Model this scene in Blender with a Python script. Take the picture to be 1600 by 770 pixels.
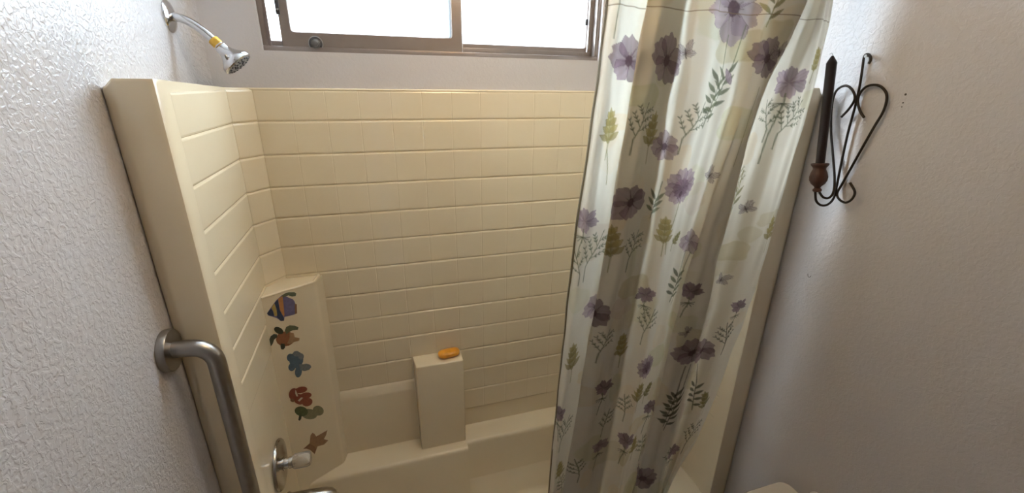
import bpy, bmesh, math, random
import numpy as np
from mathutils import Vector, Matrix
random.seed(7); rng = np.random.default_rng(7)
for o in list(bpy.data.objects): bpy.data.objects.remove(o, do_unlink=True)
scene = bpy.context.scene
COL = scene.collection

# ------------------------------------------------------------------ camera, sky, exposure
cam_data = bpy.data.cameras.new('camera'); cam = bpy.data.objects.new('camera', cam_data); COL.objects.link(cam)
cam_data.sensor_width = 36.0; cam_data.lens = 15.313; cam_data.clip_start = 0.02
PITCH, ROLL, YAW = 0.354822, 0.012932, 0.303299
def cam_axes():
    cx, sx = math.cos(PITCH), math.sin(PITCH); cy, sy = math.cos(ROLL), math.sin(ROLL); cz, sz = math.cos(YAW), math.sin(YAW)
    yaw = np.array([[cz,-sz,0],[sz,cz,0],[0,0,1]]); pit = np.array([[1,0,0],[0,cx,-sx],[0,sx,cx]])
    rol = np.array([[cy,-sy,0],[sy,cy,0],[0,0,1]]); base = np.array([[1,0,0],[0,0,-1],[0,1,0]])
    return rol @ pit @ base @ yaw
A = cam_axes()
M = Matrix.Identity(4)
for i in range(3):
    M[i][0] = A[0][i]; M[i][1] = -A[1][i]; M[i][2] = -A[2][i]
M[0][3], M[1][3], M[2][3] = 0.4783, -1.5536, 1.8983
cam.matrix_world = M
scene.camera = cam

world = bpy.data.worlds.new('sky'); scene.world = world; world.use_nodes = True
wn = world.node_tree; wn.nodes.clear()
wo = wn.nodes.new('ShaderNodeOutputWorld'); bg = wn.nodes.new('ShaderNodeBackground')
bg.inputs[0].default_value = (0.66, 0.82, 1.0, 1); bg.inputs[1].default_value = SKY = 12.8
wn.links.new(bg.outputs[0], wo.inputs[0])
vs = scene.view_settings
vs.view_transform = 'Standard'; vs.look = 'None'; vs.gamma = 1.0; vs.use_curve_mapping = False
vs.exposure = 0.68

sun_d = bpy.data.lights.new('hazy_sun', 'SUN'); sun_d.energy = 15.5; sun_d.angle = math.radians(14); sun_d.color = (0.91, 0.95, 1.0)
sun = bpy.data.objects.new('hazy_sun', sun_d); COL.objects.link(sun); sun.location = (-3, 6, 6)
sun.rotation_euler = Vector((0.60, -0.63, -0.45)).to_track_quat('-Z', 'Y').to_euler()

# daylight enters through the window: a portal only tells the renderer where the sky is seen from
pl = bpy.data.lights.new('window_portal', 'AREA'); pl.shape = 'RECTANGLE'; pl.size = 1.10; pl.size_y = 0.48
pl.cycles.is_portal = True
po = bpy.data.objects.new('window_portal', pl); COL.objects.link(po)
po.location = (0.741, 0.078, 2.223); po.rotation_euler = (math.radians(-90), 0, 0)

# ------------------------------------------------------------------ materials
MATS = {}
def nodes_of(name):
    m = bpy.data.materials.new(name); m.use_nodes = True; nt = m.node_tree; MATS[name] = m
    return m, nt, nt.nodes['Principled BSDF'], nt.nodes['Material Output']
def mat(name, col, rough=0.5, metal=0.0, var=0.0, vscale=6.0, bump=0.0, bscale=60.0, coat=0.0, ior=None, trans=0.0, spec=None, detail=3.0, bdist=0.002):
    m, nt, b, out = nodes_of(name)
    b.inputs['Base Color'].default_value = (*col, 1); b.inputs['Roughness'].default_value = rough
    b.inputs['Metallic'].default_value = metal; b.inputs['Coat Weight'].default_value = coat
    b.inputs['Transmission Weight'].default_value = trans
    if ior: b.inputs['IOR'].default_value = ior
    if spec is not None: b.inputs['Specular IOR Level'].default_value = spec
    tc = nt.nodes.new('ShaderNodeTexCoord')
    if var:
        n = nt.nodes.new('ShaderNodeTexNoise'); n.inputs['Scale'].default_value = vscale; n.inputs['Detail'].default_value = 4
        r = nt.nodes.new('ShaderNodeValToRGB')
        r.color_ramp.elements[0].position = 0.3; r.color_ramp.elements[1].position = 0.7
        r.color_ramp.elements[0].color = (*[c*(1-var) for c in col], 1); r.color_ramp.elements[1].color = (*[min(1, c*(1+var)) for c in col], 1)
        nt.links.new(tc.outputs['Object'], n.inputs['Vector']); nt.links.new(n.outputs['Fac'], r.inputs[0]); nt.links.new(r.outputs[0], b.inputs['Base Color'])
    if bump:
        n = nt.nodes.new('ShaderNodeTexNoise'); n.inputs['Scale'].default_value = bscale; n.inputs['Detail'].default_value = detail
        bp = nt.nodes.new('ShaderNodeBump'); bp.inputs['Strength'].default_value = bump; bp.inputs['Distance'].default_value = bdist
        nt.links.new(tc.outputs['Object'], n.inputs['Vector']); nt.links.new(n.outputs['Fac'], bp.inputs['Height']); nt.links.new(bp.outputs[0], b.inputs['Normal'])
    return m
def wall_mat(name, col, strength, rough):
    """semi-gloss paint over a knocked-down orange-peel texture"""
    m, nt, b, out = nodes_of(name)
    b.inputs['Base Color'].default_value = (*col, 1); b.inputs['Roughness'].default_value = rough
    tc = nt.nodes.new('ShaderNodeTexCoord')
    n1 = nt.nodes.new('ShaderNodeTexNoise'); n1.inputs['Scale'].default_value = 98; n1.inputs['Detail'].default_value = 2.0; n1.inputs['Distortion'].default_value = 0.6
    n2 = nt.nodes.new('ShaderNodeTexNoise'); n2.inputs['Scale'].default_value = 9; n2.inputs['Detail'].default_value = 2.0
    r = nt.nodes.new('ShaderNodeValToRGB'); r.color_ramp.elements[0].position = 0.42; r.color_ramp.elements[1].position = 0.60
    mx = nt.nodes.new('ShaderNodeMath'); mx.operation = 'MULTIPLY_ADD'; mx.inputs[1].default_value = 0.5
    nt.links.new(tc.outputs['Object'], n1.inputs['Vector']); nt.links.new(tc.outputs['Object'], n2.inputs['Vector'])
    nt.links.new(n1.outputs['Fac'], r.inputs[0]); nt.links.new(n2.outputs['Fac'], mx.inputs[0]); nt.links.new(r.outputs[0], mx.inputs[2])
    bp = nt.nodes.new('ShaderNodeBump'); bp.inputs['Strength'].default_value = strength; bp.inputs['Distance'].default_value = 0.0016
    nt.links.new(mx.outputs[0], bp.inputs['Height']); nt.links.new(bp.outputs[0], b.inputs['Normal'])
    return m
wall_mat('wall_paint', (0.60, 0.575, 0.58), 0.55, 0.30)
wall_mat('right_wall_paint', (0.60, 0.575, 0.575), 0.28, 0.33)
wall_mat('smooth_paint', (0.58, 0.55, 0.545), 0.10, 0.40)
mat('ceiling_paint', (0.80, 0.78, 0.76), 0.8, bump=0.2, bscale=90)
mat('floor_vinyl', (0.36, 0.26, 0.17), 0.45, var=0.12, vscale=5)
mat('fiberglass', (0.80, 0.695, 0.50), 0.22, var=0.025, vscale=3.5, coat=0.3)
mat('caulk', (0.72, 0.64, 0.50), 0.5)
mat('window_metal', (0.27, 0.225, 0.20), 0.42, metal=0.55, var=0.05, vscale=20)
mat('window_rubber', (0.06, 0.06, 0.055), 0.6)
mat('chrome', (0.60, 0.60, 0.60), 0.10, metal=1.0)
mat('worn_chrome', (0.42, 0.40, 0.37), 0.22, metal=1.0, var=0.06, vscale=30)
mat('brushed_steel', (0.37, 0.355, 0.335), 0.33, metal=1.0, var=0.05, vscale=40)
mat('dark_plastic', (0.05, 0.05, 0.055), 0.4)
mat('worn_plastic', (0.10, 0.095, 0.09), 0.4)
mat('grey_plastic', (0.30, 0.30, 0.29), 0.4)
mat('thread_tape', (0.75, 0.46, 0.06), 0.5, var=0.2, vscale=60)
mat('clear_acrylic', (0.86, 0.83, 0.76), 0.08, trans=0.75, ior=1.45)
mat('iron', (0.035, 0.028, 0.022), 0.5, metal=0.5)
mat('wax', (0.018, 0.009, 0.010), 0.35, var=0.15, vscale=15)
mat('wick', (0.55, 0.55, 0.53), 0.8)
mat('turned_wood', (0.075, 0.030, 0.019), 0.45, var=0.2, vscale=25)
mat('soap', (0.82, 0.35, 0.03), 0.35, var=0.16, vscale=40)
mat('porcelain', (0.82, 0.78, 0.70), 0.15, coat=0.4)
mat('white_plastic', (0.80, 0.80, 0.78), 0.35)
mat('door_wood', (0.30, 0.17, 0.09), 0.45, var=0.15, vscale=8)
mat('hole', (0.10, 0.09, 0.08), 0.9)
mat('stucco', (0.86, 0.84, 0.80), 0.9, var=0.05, vscale=4, bump=0.3, bscale=30)
mat('terracotta', (0.72, 0.50, 0.34), 0.8, var=0.2, vscale=6)
mat('soffit', (0.55, 0.52, 0.48), 0.8)
mat('ground_outside', (0.42, 0.38, 0.31), 0.9, var=0.2, vscale=2)
for n_, c_ in dict(st_navy=(0.035,0.055,0.11), st_orange=(0.50,0.22,0.07), st_violet=(0.17,0.15,0.28), st_yellow=(0.44,0.32,0.09), st_olive=(0.13,0.15,0.085), st_brown=(0.30,0.125,0.06),
                   st_darkgreen=(0.055,0.065,0.045), st_tan=(0.40,0.26,0.14), st_blue=(0.10,0.155,0.21), st_greyblue=(0.22,0.25,0.26), st_red=(0.26,0.075,0.045), st_white=(0.62,0.56,0.46),
                   st_green=(0.09,0.115,0.05), st_palegreen=(0.24,0.23,0.13), st_star=(0.33,0.19,0.10), st_stardark=(0.24,0.125,0.065)).items():
    mat(n_, c_, 0.4, var=0.12, vscale=90)

def glass_mat(name, tint, frost):
    """thin obscure glass: most light passes straight, part is scattered, a little is mirrored"""
    m, nt, b, out = nodes_of(name); nt.nodes.remove(b)
    tr = nt.nodes.new('ShaderNodeBsdfTransparent'); tr.inputs[0].default_value = (*tint, 1)
    tl = nt.nodes.new('ShaderNodeBsdfTranslucent'); tl.inputs[0].default_value = (*tint, 1)
    gl = nt.nodes.new('ShaderNodeBsdfGlossy'); gl.inputs['Roughness'].default_value = 0.1
    tc = nt.nodes.new('ShaderNodeTexCoord'); mp = nt.nodes.new('ShaderNodeMapping'); mp.inputs['Scale'].default_value = (60, 60, 14)
    nz = nt.nodes.new('ShaderNodeTexNoise'); nz.inputs['Scale'].default_value = 1.0; nz.inputs['Detail'].default_value = 3
    nt.links.new(tc.outputs['Object'], mp.inputs[0]); nt.links.new(mp.outputs[0], nz.inputs['Vector'])
    mr = nt.nodes.new('ShaderNodeMapRange'); mr.inputs['To Min'].default_value = frost*0.6; mr.inputs['To Max'].default_value = frost*1.4
    nt.links.new(nz.outputs['Fac'], mr.inputs['Value'])
    m1 = nt.nodes.new('ShaderNodeMixShader'); nt.links.new(mr.outputs[0], m1.inputs[0]); nt.links.new(tr.outputs[0], m1.inputs[1]); nt.links.new(tl.outputs[0], m1.inputs[2])
    m2 = nt.nodes.new('ShaderNodeMixShader'); m2.inputs[0].default_value = 0.05
    nt.links.new(m1.outputs[0], m2.inputs[1]); nt.links.new(gl.outputs[0], m2.inputs[2]); nt.links.new(m2.outputs[0], out.inputs[0])
    return m
glass_mat('window_glass', (0.96, 0.99, 1.0), 0.6)

m_, nt_l, b_, o_ = nodes_of('lamp_glass'); b_.inputs['Base Color'].default_value = (0.9, 0.85, 0.75, 1)
b_.inputs['Emission Color'].default_value = (1.0, 0.70, 0.37, 1); b_.inputs['Emission Strength'].default_value = 12.0

def cloth_mat():
    m, nt, b, out = nodes_of('curtain_cloth'); nt.nodes.remove(b)
    at = nt.nodes.new('ShaderNodeAttribute'); at.attribute_name = 'print'
    df = nt.nodes.new('ShaderNodeBsdfDiffuse'); tl = nt.nodes.new('ShaderNodeBsdfTranslucent'); gl = nt.nodes.new('ShaderNodeBsdfGlossy')
    gl.inputs['Roughness'].default_value = 0.45; gl.inputs[0].default_value = (0.8, 0.8, 0.8, 1)
    nt.links.new(at.outputs['Color'], df.inputs[0]); nt.links.new(at.outputs['Color'], tl.inputs[0])
    m1 = nt.nodes.new('ShaderNodeMixShader'); m1.inputs[0].default_value = 0.42
    nt.links.new(df.outputs[0], m1.inputs[1]); nt.links.new(tl.outputs[0], m1.inputs[2])
    m2 = nt.nodes.new('ShaderNodeMixShader'); m2.inputs[0].default_value = 0.05
    nt.links.new(m1.outputs[0], m2.inputs[1]); nt.links.new(gl.outputs[0], m2.inputs[2]); nt.links.new(m2.outputs[0], out.inputs[0])
cloth_mat()

# ------------------------------------------------------------------ mesh helpers
def tag(o, label=None, cat=None, group=None, kind=None):
    if label: o['label'] = label
    if cat: o['category'] = cat
    if group: o['group'] = group
    if kind: o['kind'] = kind
    return o
def thing(name, loc, label, cat, group=None):
    o = bpy.data.objects.new(name, None); COL.objects.link(o); o.location = loc; o.empty_display_size = 0.05
    return tag(o, label, cat, group)
def root_loc(o):
    v = Vector((0, 0, 0))
    while o: v += Vector(o.location); o = o.parent
    return v
def link(name, me, m, parent=None, smooth=False, loc=None):
    if m and not me.materials: me.materials.append(MATS[m])
    o = bpy.data.objects.new(name, me); COL.objects.link(o)
    if parent: o.parent = parent
    if loc is not None: o.location = Vector(loc)-(root_loc(parent) if parent else Vector((0, 0, 0)))
    return o
def from_bm(name, bm, m, parent=None, smooth=False, angle=35):
    """world-space bmesh -> object (stored relative to its parent)"""
    bmesh.ops.recalc_face_normals(bm, faces=bm.faces)
    if parent: bmesh.ops.translate(bm, verts=bm.verts, vec=-root_loc(parent))
    me = bpy.data.meshes.new(name); bm.to_mesh(me); bm.free()
    if smooth:
        for p in me.polygons: p.use_smooth = True
        try: me.set_sharp_from_angle(angle=math.radians(angle))
        except Exception: pass
    return link(name, me, m, parent)
def bevel(bm, w, seg=2, edges=None):
    bmesh.ops.bevel(bm, geom=list(edges if edges is not None else bm.edges), offset=w, segments=seg, profile=0.5, affect='EDGES', clamp_overlap=True)
def bm_box(x0, x1, y0, y1, z0, z1):
    bm = bmesh.new(); bmesh.ops.create_cube(bm, size=1)
    for v in bm.verts: v.co = Vector(((x0+x1)/2+v.co.x*(x1-x0), (y0+y1)/2+v.co.y*(y1-y0), (z0+z1)/2+v.co.z*(z1-z0)))
    return bm
def box(name, x0, x1, y0, y1, z0, z1, m, parent=None, bev=0.0, seg=2):
    bm = bm_box(x0, x1, y0, y1, z0, z1)
    if bev: bevel(bm, bev, seg)
    return from_bm(name, bm, m, parent, smooth=bool(bev))
def bm_loft(rings, cap=True, closed=True):
    bm = bmesh.new(); R = [[bm.verts.new(c) for c in r] for r in rings]; n = len(rings[0])
    for a, b in zip(R, R[1:]):
        for i in range(n if closed else n-1):
            bm.faces.new((a[i], a[(i+1) % n], b[(i+1) % n], b[i]))
    if cap: bm.faces.new(R[0][::-1]); bm.faces.new(R[-1])
    return bm
def frames(path):
    P = [Vector(p) for p in path]; T = []
    for i in range(len(P)):
        T.append((P[min(i+1, len(P)-1)]-P[max(i-1, 0)]).normalized())
    n = T[0].orthogonal().normalized(); out = []
    for i, t in enumerate(T):
        n = (n-t*n.dot(t)).normalized(); out.append((P[i], n, t.cross(n)))
    return out
def bm_tube(path, rad, n=14, cap=True):
    fr = frames(path); rings = []
    for i, (p, a, b) in enumerate(fr):
        r = rad[i] if hasattr(rad, '__len__') else rad
        rings.append([p+a*(r*math.cos(2*math.pi*k/n))+b*(r*math.sin(2*math.pi*k/n)) for k in range(n)])
    return bm_loft(rings, cap)
def tube(name, path, rad, m, parent=None, n=14, label=None):
    o = from_bm(name, bm_tube(path, rad, n), m, parent, smooth=True, angle=50)
    if label: o['label'] = label
    return o
def bm_lathe(prof, origin, axis=(0, 0, 1), n=28):
    """prof: list of (radius, height along axis)"""
    o = Vector(origin); a = Vector(axis).normalized(); u = a.orthogonal().normalized(); w = a.cross(u)
    rings = [[o+a*h+u*(max(r, 1e-4)*math.cos(2*math.pi*k/n))+w*(max(r, 1e-4)*math.sin(2*math.pi*k/n)) for k in range(n)] for r, h in prof]
    return bm_loft(rings)
def lathe(name, prof, origin, axis, m, parent=None, n=28, angle=40):
    return from_bm(name, bm_lathe(prof, origin, axis, n), m, parent, smooth=True, angle=angle)
def smooth_path(pts, k=8):
    """Catmull-Rom through 3-D points"""
    P = [Vector(p) for p in pts]; Q = [P[0]*2-P[1]]+P+[P[-1]*2-P[-2]]; out = []
    for i in range(len(P)-1):
        a, b, c, d = Q[i:i+4]
        for j in range(k):
            t = j/k
            out.append(0.5*((2*b)+(c-a)*t+(2*a-5*b+4*c-d)*t*t+(3*b-a-3*c+d)*t**3))
    return out+[P[-1]]
def prism(name, poly, z0, z1, m, parent=None, bev=0.0, seg=2, smooth=True):
    """plan polygon (x, y) raised from z0 to z1; z1 may be a function of (x, y)"""
    f = z1 if callable(z1) else (lambda x, y: z1)
    bm = bm_loft([[(x, y, z0) for x, y in poly], [(x, y, f(x, y)) for x, y in poly]])
    if bev: bevel(bm, bev, seg)
    return from_bm(name, bm, m, parent, smooth=smooth)

# ------------------------------------------------------------------ measured shapes (metres)
CURTAIN_LEVELS = [2.13, 2.09, 2.0, 1.92, 1.82, 1.7, 1.55, 1.4, 1.25, 1.1, 0.95, 0.8, 0.65, 0.5, 0.35]
CURTAIN_FOLDS = [
  [[1.0058,-0.553],[1.0208,-0.584],[1.0821,-0.562],[1.1137,-0.556],[1.2065,-0.5575],[1.1503,-0.567],[1.0972,-0.577],[1.124,-0.593],[1.1927,-0.57],[1.2205,-0.5645],[1.23,-0.583],[1.2612,-0.598],[1.3342,-0.578],[1.3995,-0.57],[1.4249,-0.597],[1.4837,-0.608],[1.544,-0.6],[1.4932,-0.594],[1.4295,-0.5885],[1.5257,-0.578],[1.6048,-0.56],[1.6059,-0.58],[1.6377,-0.568],[1.6733,-0.548]],
  [[1.0057,-0.553],[1.0204,-0.584],[1.0812,-0.562],[1.1125,-0.556],[1.2074,-0.5575],[1.1501,-0.567],[1.096,-0.577],[1.1237,-0.593],[1.1937,-0.57],[1.2223,-0.5645],[1.233,-0.583],[1.2638,-0.598],[1.3352,-0.578],[1.3989,-0.57],[1.4237,-0.597],[1.4793,-0.608],[1.5352,-0.6],[1.4885,-0.594],[1.4279,-0.5885],[1.519,-0.578],[1.5978,-0.56],[1.6058,-0.58],[1.6419,-0.568],[1.6801,-0.548]],
  [[1.0005,-0.553],[1.0136,-0.584],[1.0712,-0.562],[1.1007,-0.556],[1.2028,-0.5575],[1.1418,-0.567],[1.0843,-0.577],[1.115,-0.593],[1.1887,-0.57],[1.221,-0.5645],[1.2352,-0.583],[1.2639,-0.598],[1.3333,-0.578],[1.3948,-0.57],[1.4153,-0.597],[1.4576,-0.608],[1.4994,-0.6],[1.4684,-0.594],[1.4196,-0.5885],[1.4948,-0.578],[1.5727,-0.56],[1.5963,-0.58],[1.6435,-0.568],[1.6883,-0.548]],
  [[0.9958,-0.553],[1.0091,-0.584],[1.067,-0.562],[1.0967,-0.556],[1.2007,-0.5575],[1.1387,-0.567],[1.0803,-0.577],[1.1117,-0.593],[1.1866,-0.57],[1.2226,-0.5645],[1.2406,-0.583],[1.2676,-0.598],[1.3348,-0.578],[1.3942,-0.57],[1.4115,-0.597],[1.4401,-0.608],[1.4675,-0.6],[1.4523,-0.594],[1.4157,-0.5885],[1.4744,-0.578],[1.5482,-0.56],[1.5825,-0.58],[1.6373,-0.568],[1.6865,-0.548]],
  [[0.9899,-0.553],[1.0028,-0.584],[1.06,-0.562],[1.0893,-0.556],[1.1909,-0.5575],[1.1302,-0.567],[1.0727,-0.577],[1.1034,-0.593],[1.1769,-0.57],[1.2129,-0.5645],[1.2307,-0.583],[1.2566,-0.598],[1.3226,-0.578],[1.3806,-0.57],[1.3956,-0.597],[1.4185,-0.608],[1.4398,-0.6],[1.4314,-0.594],[1.3997,-0.5885],[1.4516,-0.578],[1.5268,-0.56],[1.5698,-0.58],[1.6311,-0.568],[1.6842,-0.548]],
  [[0.9804,-0.553],[0.9931,-0.584],[1.0501,-0.562],[1.0793,-0.556],[1.1911,-0.5575],[1.1251,-0.567],[1.0626,-0.577],[1.0975,-0.593],[1.1768,-0.57],[1.2062,-0.5645],[1.2177,-0.583],[1.2417,-0.598],[1.3048,-0.578],[1.3601,-0.57],[1.3713,-0.597],[1.4034,-0.608],[1.433,-0.6],[1.4152,-0.594],[1.3753,-0.5885],[1.4378,-0.578],[1.518,-0.56],[1.5596,-0.58],[1.6197,-0.568],[1.6723,-0.548]],
  [[0.9679,-0.553],[0.981,-0.584],[1.0386,-0.562],[1.0682,-0.556],[1.1842,-0.5575],[1.1154,-0.567],[1.0513,-0.577],[1.087,-0.593],[1.1691,-0.57],[1.1978,-0.5645],[1.2082,-0.583],[1.2287,-0.598],[1.2871,-0.578],[1.3378,-0.57],[1.3426,-0.597],[1.3839,-0.608],[1.4223,-0.6],[1.395,-0.594],[1.3465,-0.5885],[1.4203,-0.578],[1.5072,-0.56],[1.5477,-0.58],[1.607,-0.568],[1.6589,-0.548]],
  [[0.9581,-0.553],[0.9709,-0.584],[1.0274,-0.562],[1.0564,-0.556],[1.1752,-0.5575],[1.1055,-0.567],[1.0394,-0.577],[1.0772,-0.593],[1.1605,-0.57],[1.1915,-0.5645],[1.2049,-0.583],[1.2212,-0.598],[1.2731,-0.578],[1.3171,-0.57],[1.3147,-0.597],[1.3628,-0.608],[1.4074,-0.6],[1.3729,-0.594],[1.3179,-0.5885],[1.4,-0.578],[1.4934,-0.56],[1.5352,-0.58],[1.5955,-0.568],[1.648,-0.548]],
  [[0.9518,-0.553],[0.9619,-0.584],[1.0146,-0.562],[1.0416,-0.556],[1.1686,-0.5575],[1.0943,-0.567],[1.024,-0.577],[1.0647,-0.593],[1.1532,-0.57],[1.1863,-0.5645],[1.2012,-0.583],[1.2157,-0.598],[1.266,-0.578],[1.3079,-0.57],[1.3018,-0.597],[1.3579,-0.608],[1.4086,-0.6],[1.3669,-0.594],[1.3049,-0.5885],[1.3951,-0.578],[1.4882,-0.56],[1.5254,-0.58],[1.583,-0.568],[1.6354,-0.548]],
  [[0.9455,-0.553],[0.9533,-0.584],[1.0011,-0.562],[1.025,-0.556],[1.1594,-0.5575],[1.0812,-0.567],[1.0086,-0.577],[1.052,-0.593],[1.1438,-0.57],[1.1777,-0.5645],[1.1937,-0.583],[1.2077,-0.598],[1.2573,-0.578],[1.2983,-0.57],[1.2907,-0.597],[1.3458,-0.608],[1.396,-0.6],[1.3554,-0.594],[1.2935,-0.5885],[1.3839,-0.578],[1.4752,-0.56],[1.5059,-0.58],[1.5594,-0.568],[1.6088,-0.548]],
  [[0.9402,-0.553],[0.9479,-0.584],[0.9953,-0.562],[1.019,-0.556],[1.1516,-0.5575],[1.0743,-0.567],[1.0024,-0.577],[1.0451,-0.593],[1.136,-0.57],[1.1694,-0.5645],[1.1845,-0.583],[1.1984,-0.598],[1.2483,-0.578],[1.2894,-0.57],[1.2807,-0.597],[1.3344,-0.608],[1.382,-0.6],[1.3441,-0.594],[1.2833,-0.5885],[1.3718,-0.578],[1.4584,-0.56],[1.4856,-0.58],[1.5363,-0.568],[1.5838,-0.548]],
  [[0.9354,-0.553],[0.94,-0.584],[0.9839,-0.562],[1.006,-0.556],[1.139,-0.5575],[1.0611,-0.567],[0.9879,-0.577],[1.0306,-0.593],[1.1229,-0.57],[1.1576,-0.5645],[1.1736,-0.583],[1.1867,-0.598],[1.2362,-0.578],[1.2771,-0.57],[1.2658,-0.597],[1.3212,-0.608],[1.3695,-0.6],[1.3312,-0.594],[1.2686,-0.5885],[1.3594,-0.578],[1.4426,-0.56],[1.4654,-0.58],[1.5128,-0.568],[1.5585,-0.548]],
  [[0.9306,-0.553],[0.9322,-0.584],[0.9713,-0.562],[0.9907,-0.556],[1.1247,-0.5575],[1.0463,-0.567],[0.9724,-0.577],[1.0157,-0.593],[1.1086,-0.57],[1.1449,-0.5645],[1.1626,-0.583],[1.1748,-0.598],[1.2231,-0.578],[1.2627,-0.57],[1.2491,-0.597],[1.3069,-0.608],[1.3569,-0.6],[1.3168,-0.594],[1.2517,-0.5885],[1.3455,-0.578],[1.4195,-0.56],[1.4247,-0.58],[1.4641,-0.568],[1.5101,-0.548]],
  [[0.9292,-0.553],[0.9302,-0.584],[0.9648,-0.562],[0.9817,-0.556],[1.1144,-0.5575],[1.0377,-0.567],[0.9651,-0.577],[1.0097,-0.593],[1.0996,-0.57],[1.1362,-0.5645],[1.1566,-0.583],[1.1691,-0.598],[1.2135,-0.578],[1.2503,-0.57],[1.2378,-0.597],[1.2975,-0.608],[1.3465,-0.6],[1.3053,-0.594],[1.2392,-0.5885],[1.3318,-0.578],[1.3955,-0.56],[1.3847,-0.58],[1.4101,-0.568],[1.4453,-0.548]],
  [[0.929,-0.553],[0.9285,-0.584],[0.9607,-0.562],[0.9763,-0.556],[1.1116,-0.5575],[1.0335,-0.567],[0.9595,-0.577],[1.0052,-0.593],[1.0966,-0.57],[1.1347,-0.5645],[1.1565,-0.583],[1.1689,-0.598],[1.2131,-0.578],[1.2496,-0.57],[1.2359,-0.597],[1.298,-0.608],[1.3487,-0.6],[1.3057,-0.594],[1.2372,-0.5885],[1.3327,-0.578],[1.3871,-0.56],[1.3701,-0.58],[1.3852,-0.568],[1.41,-0.548]]]
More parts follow.
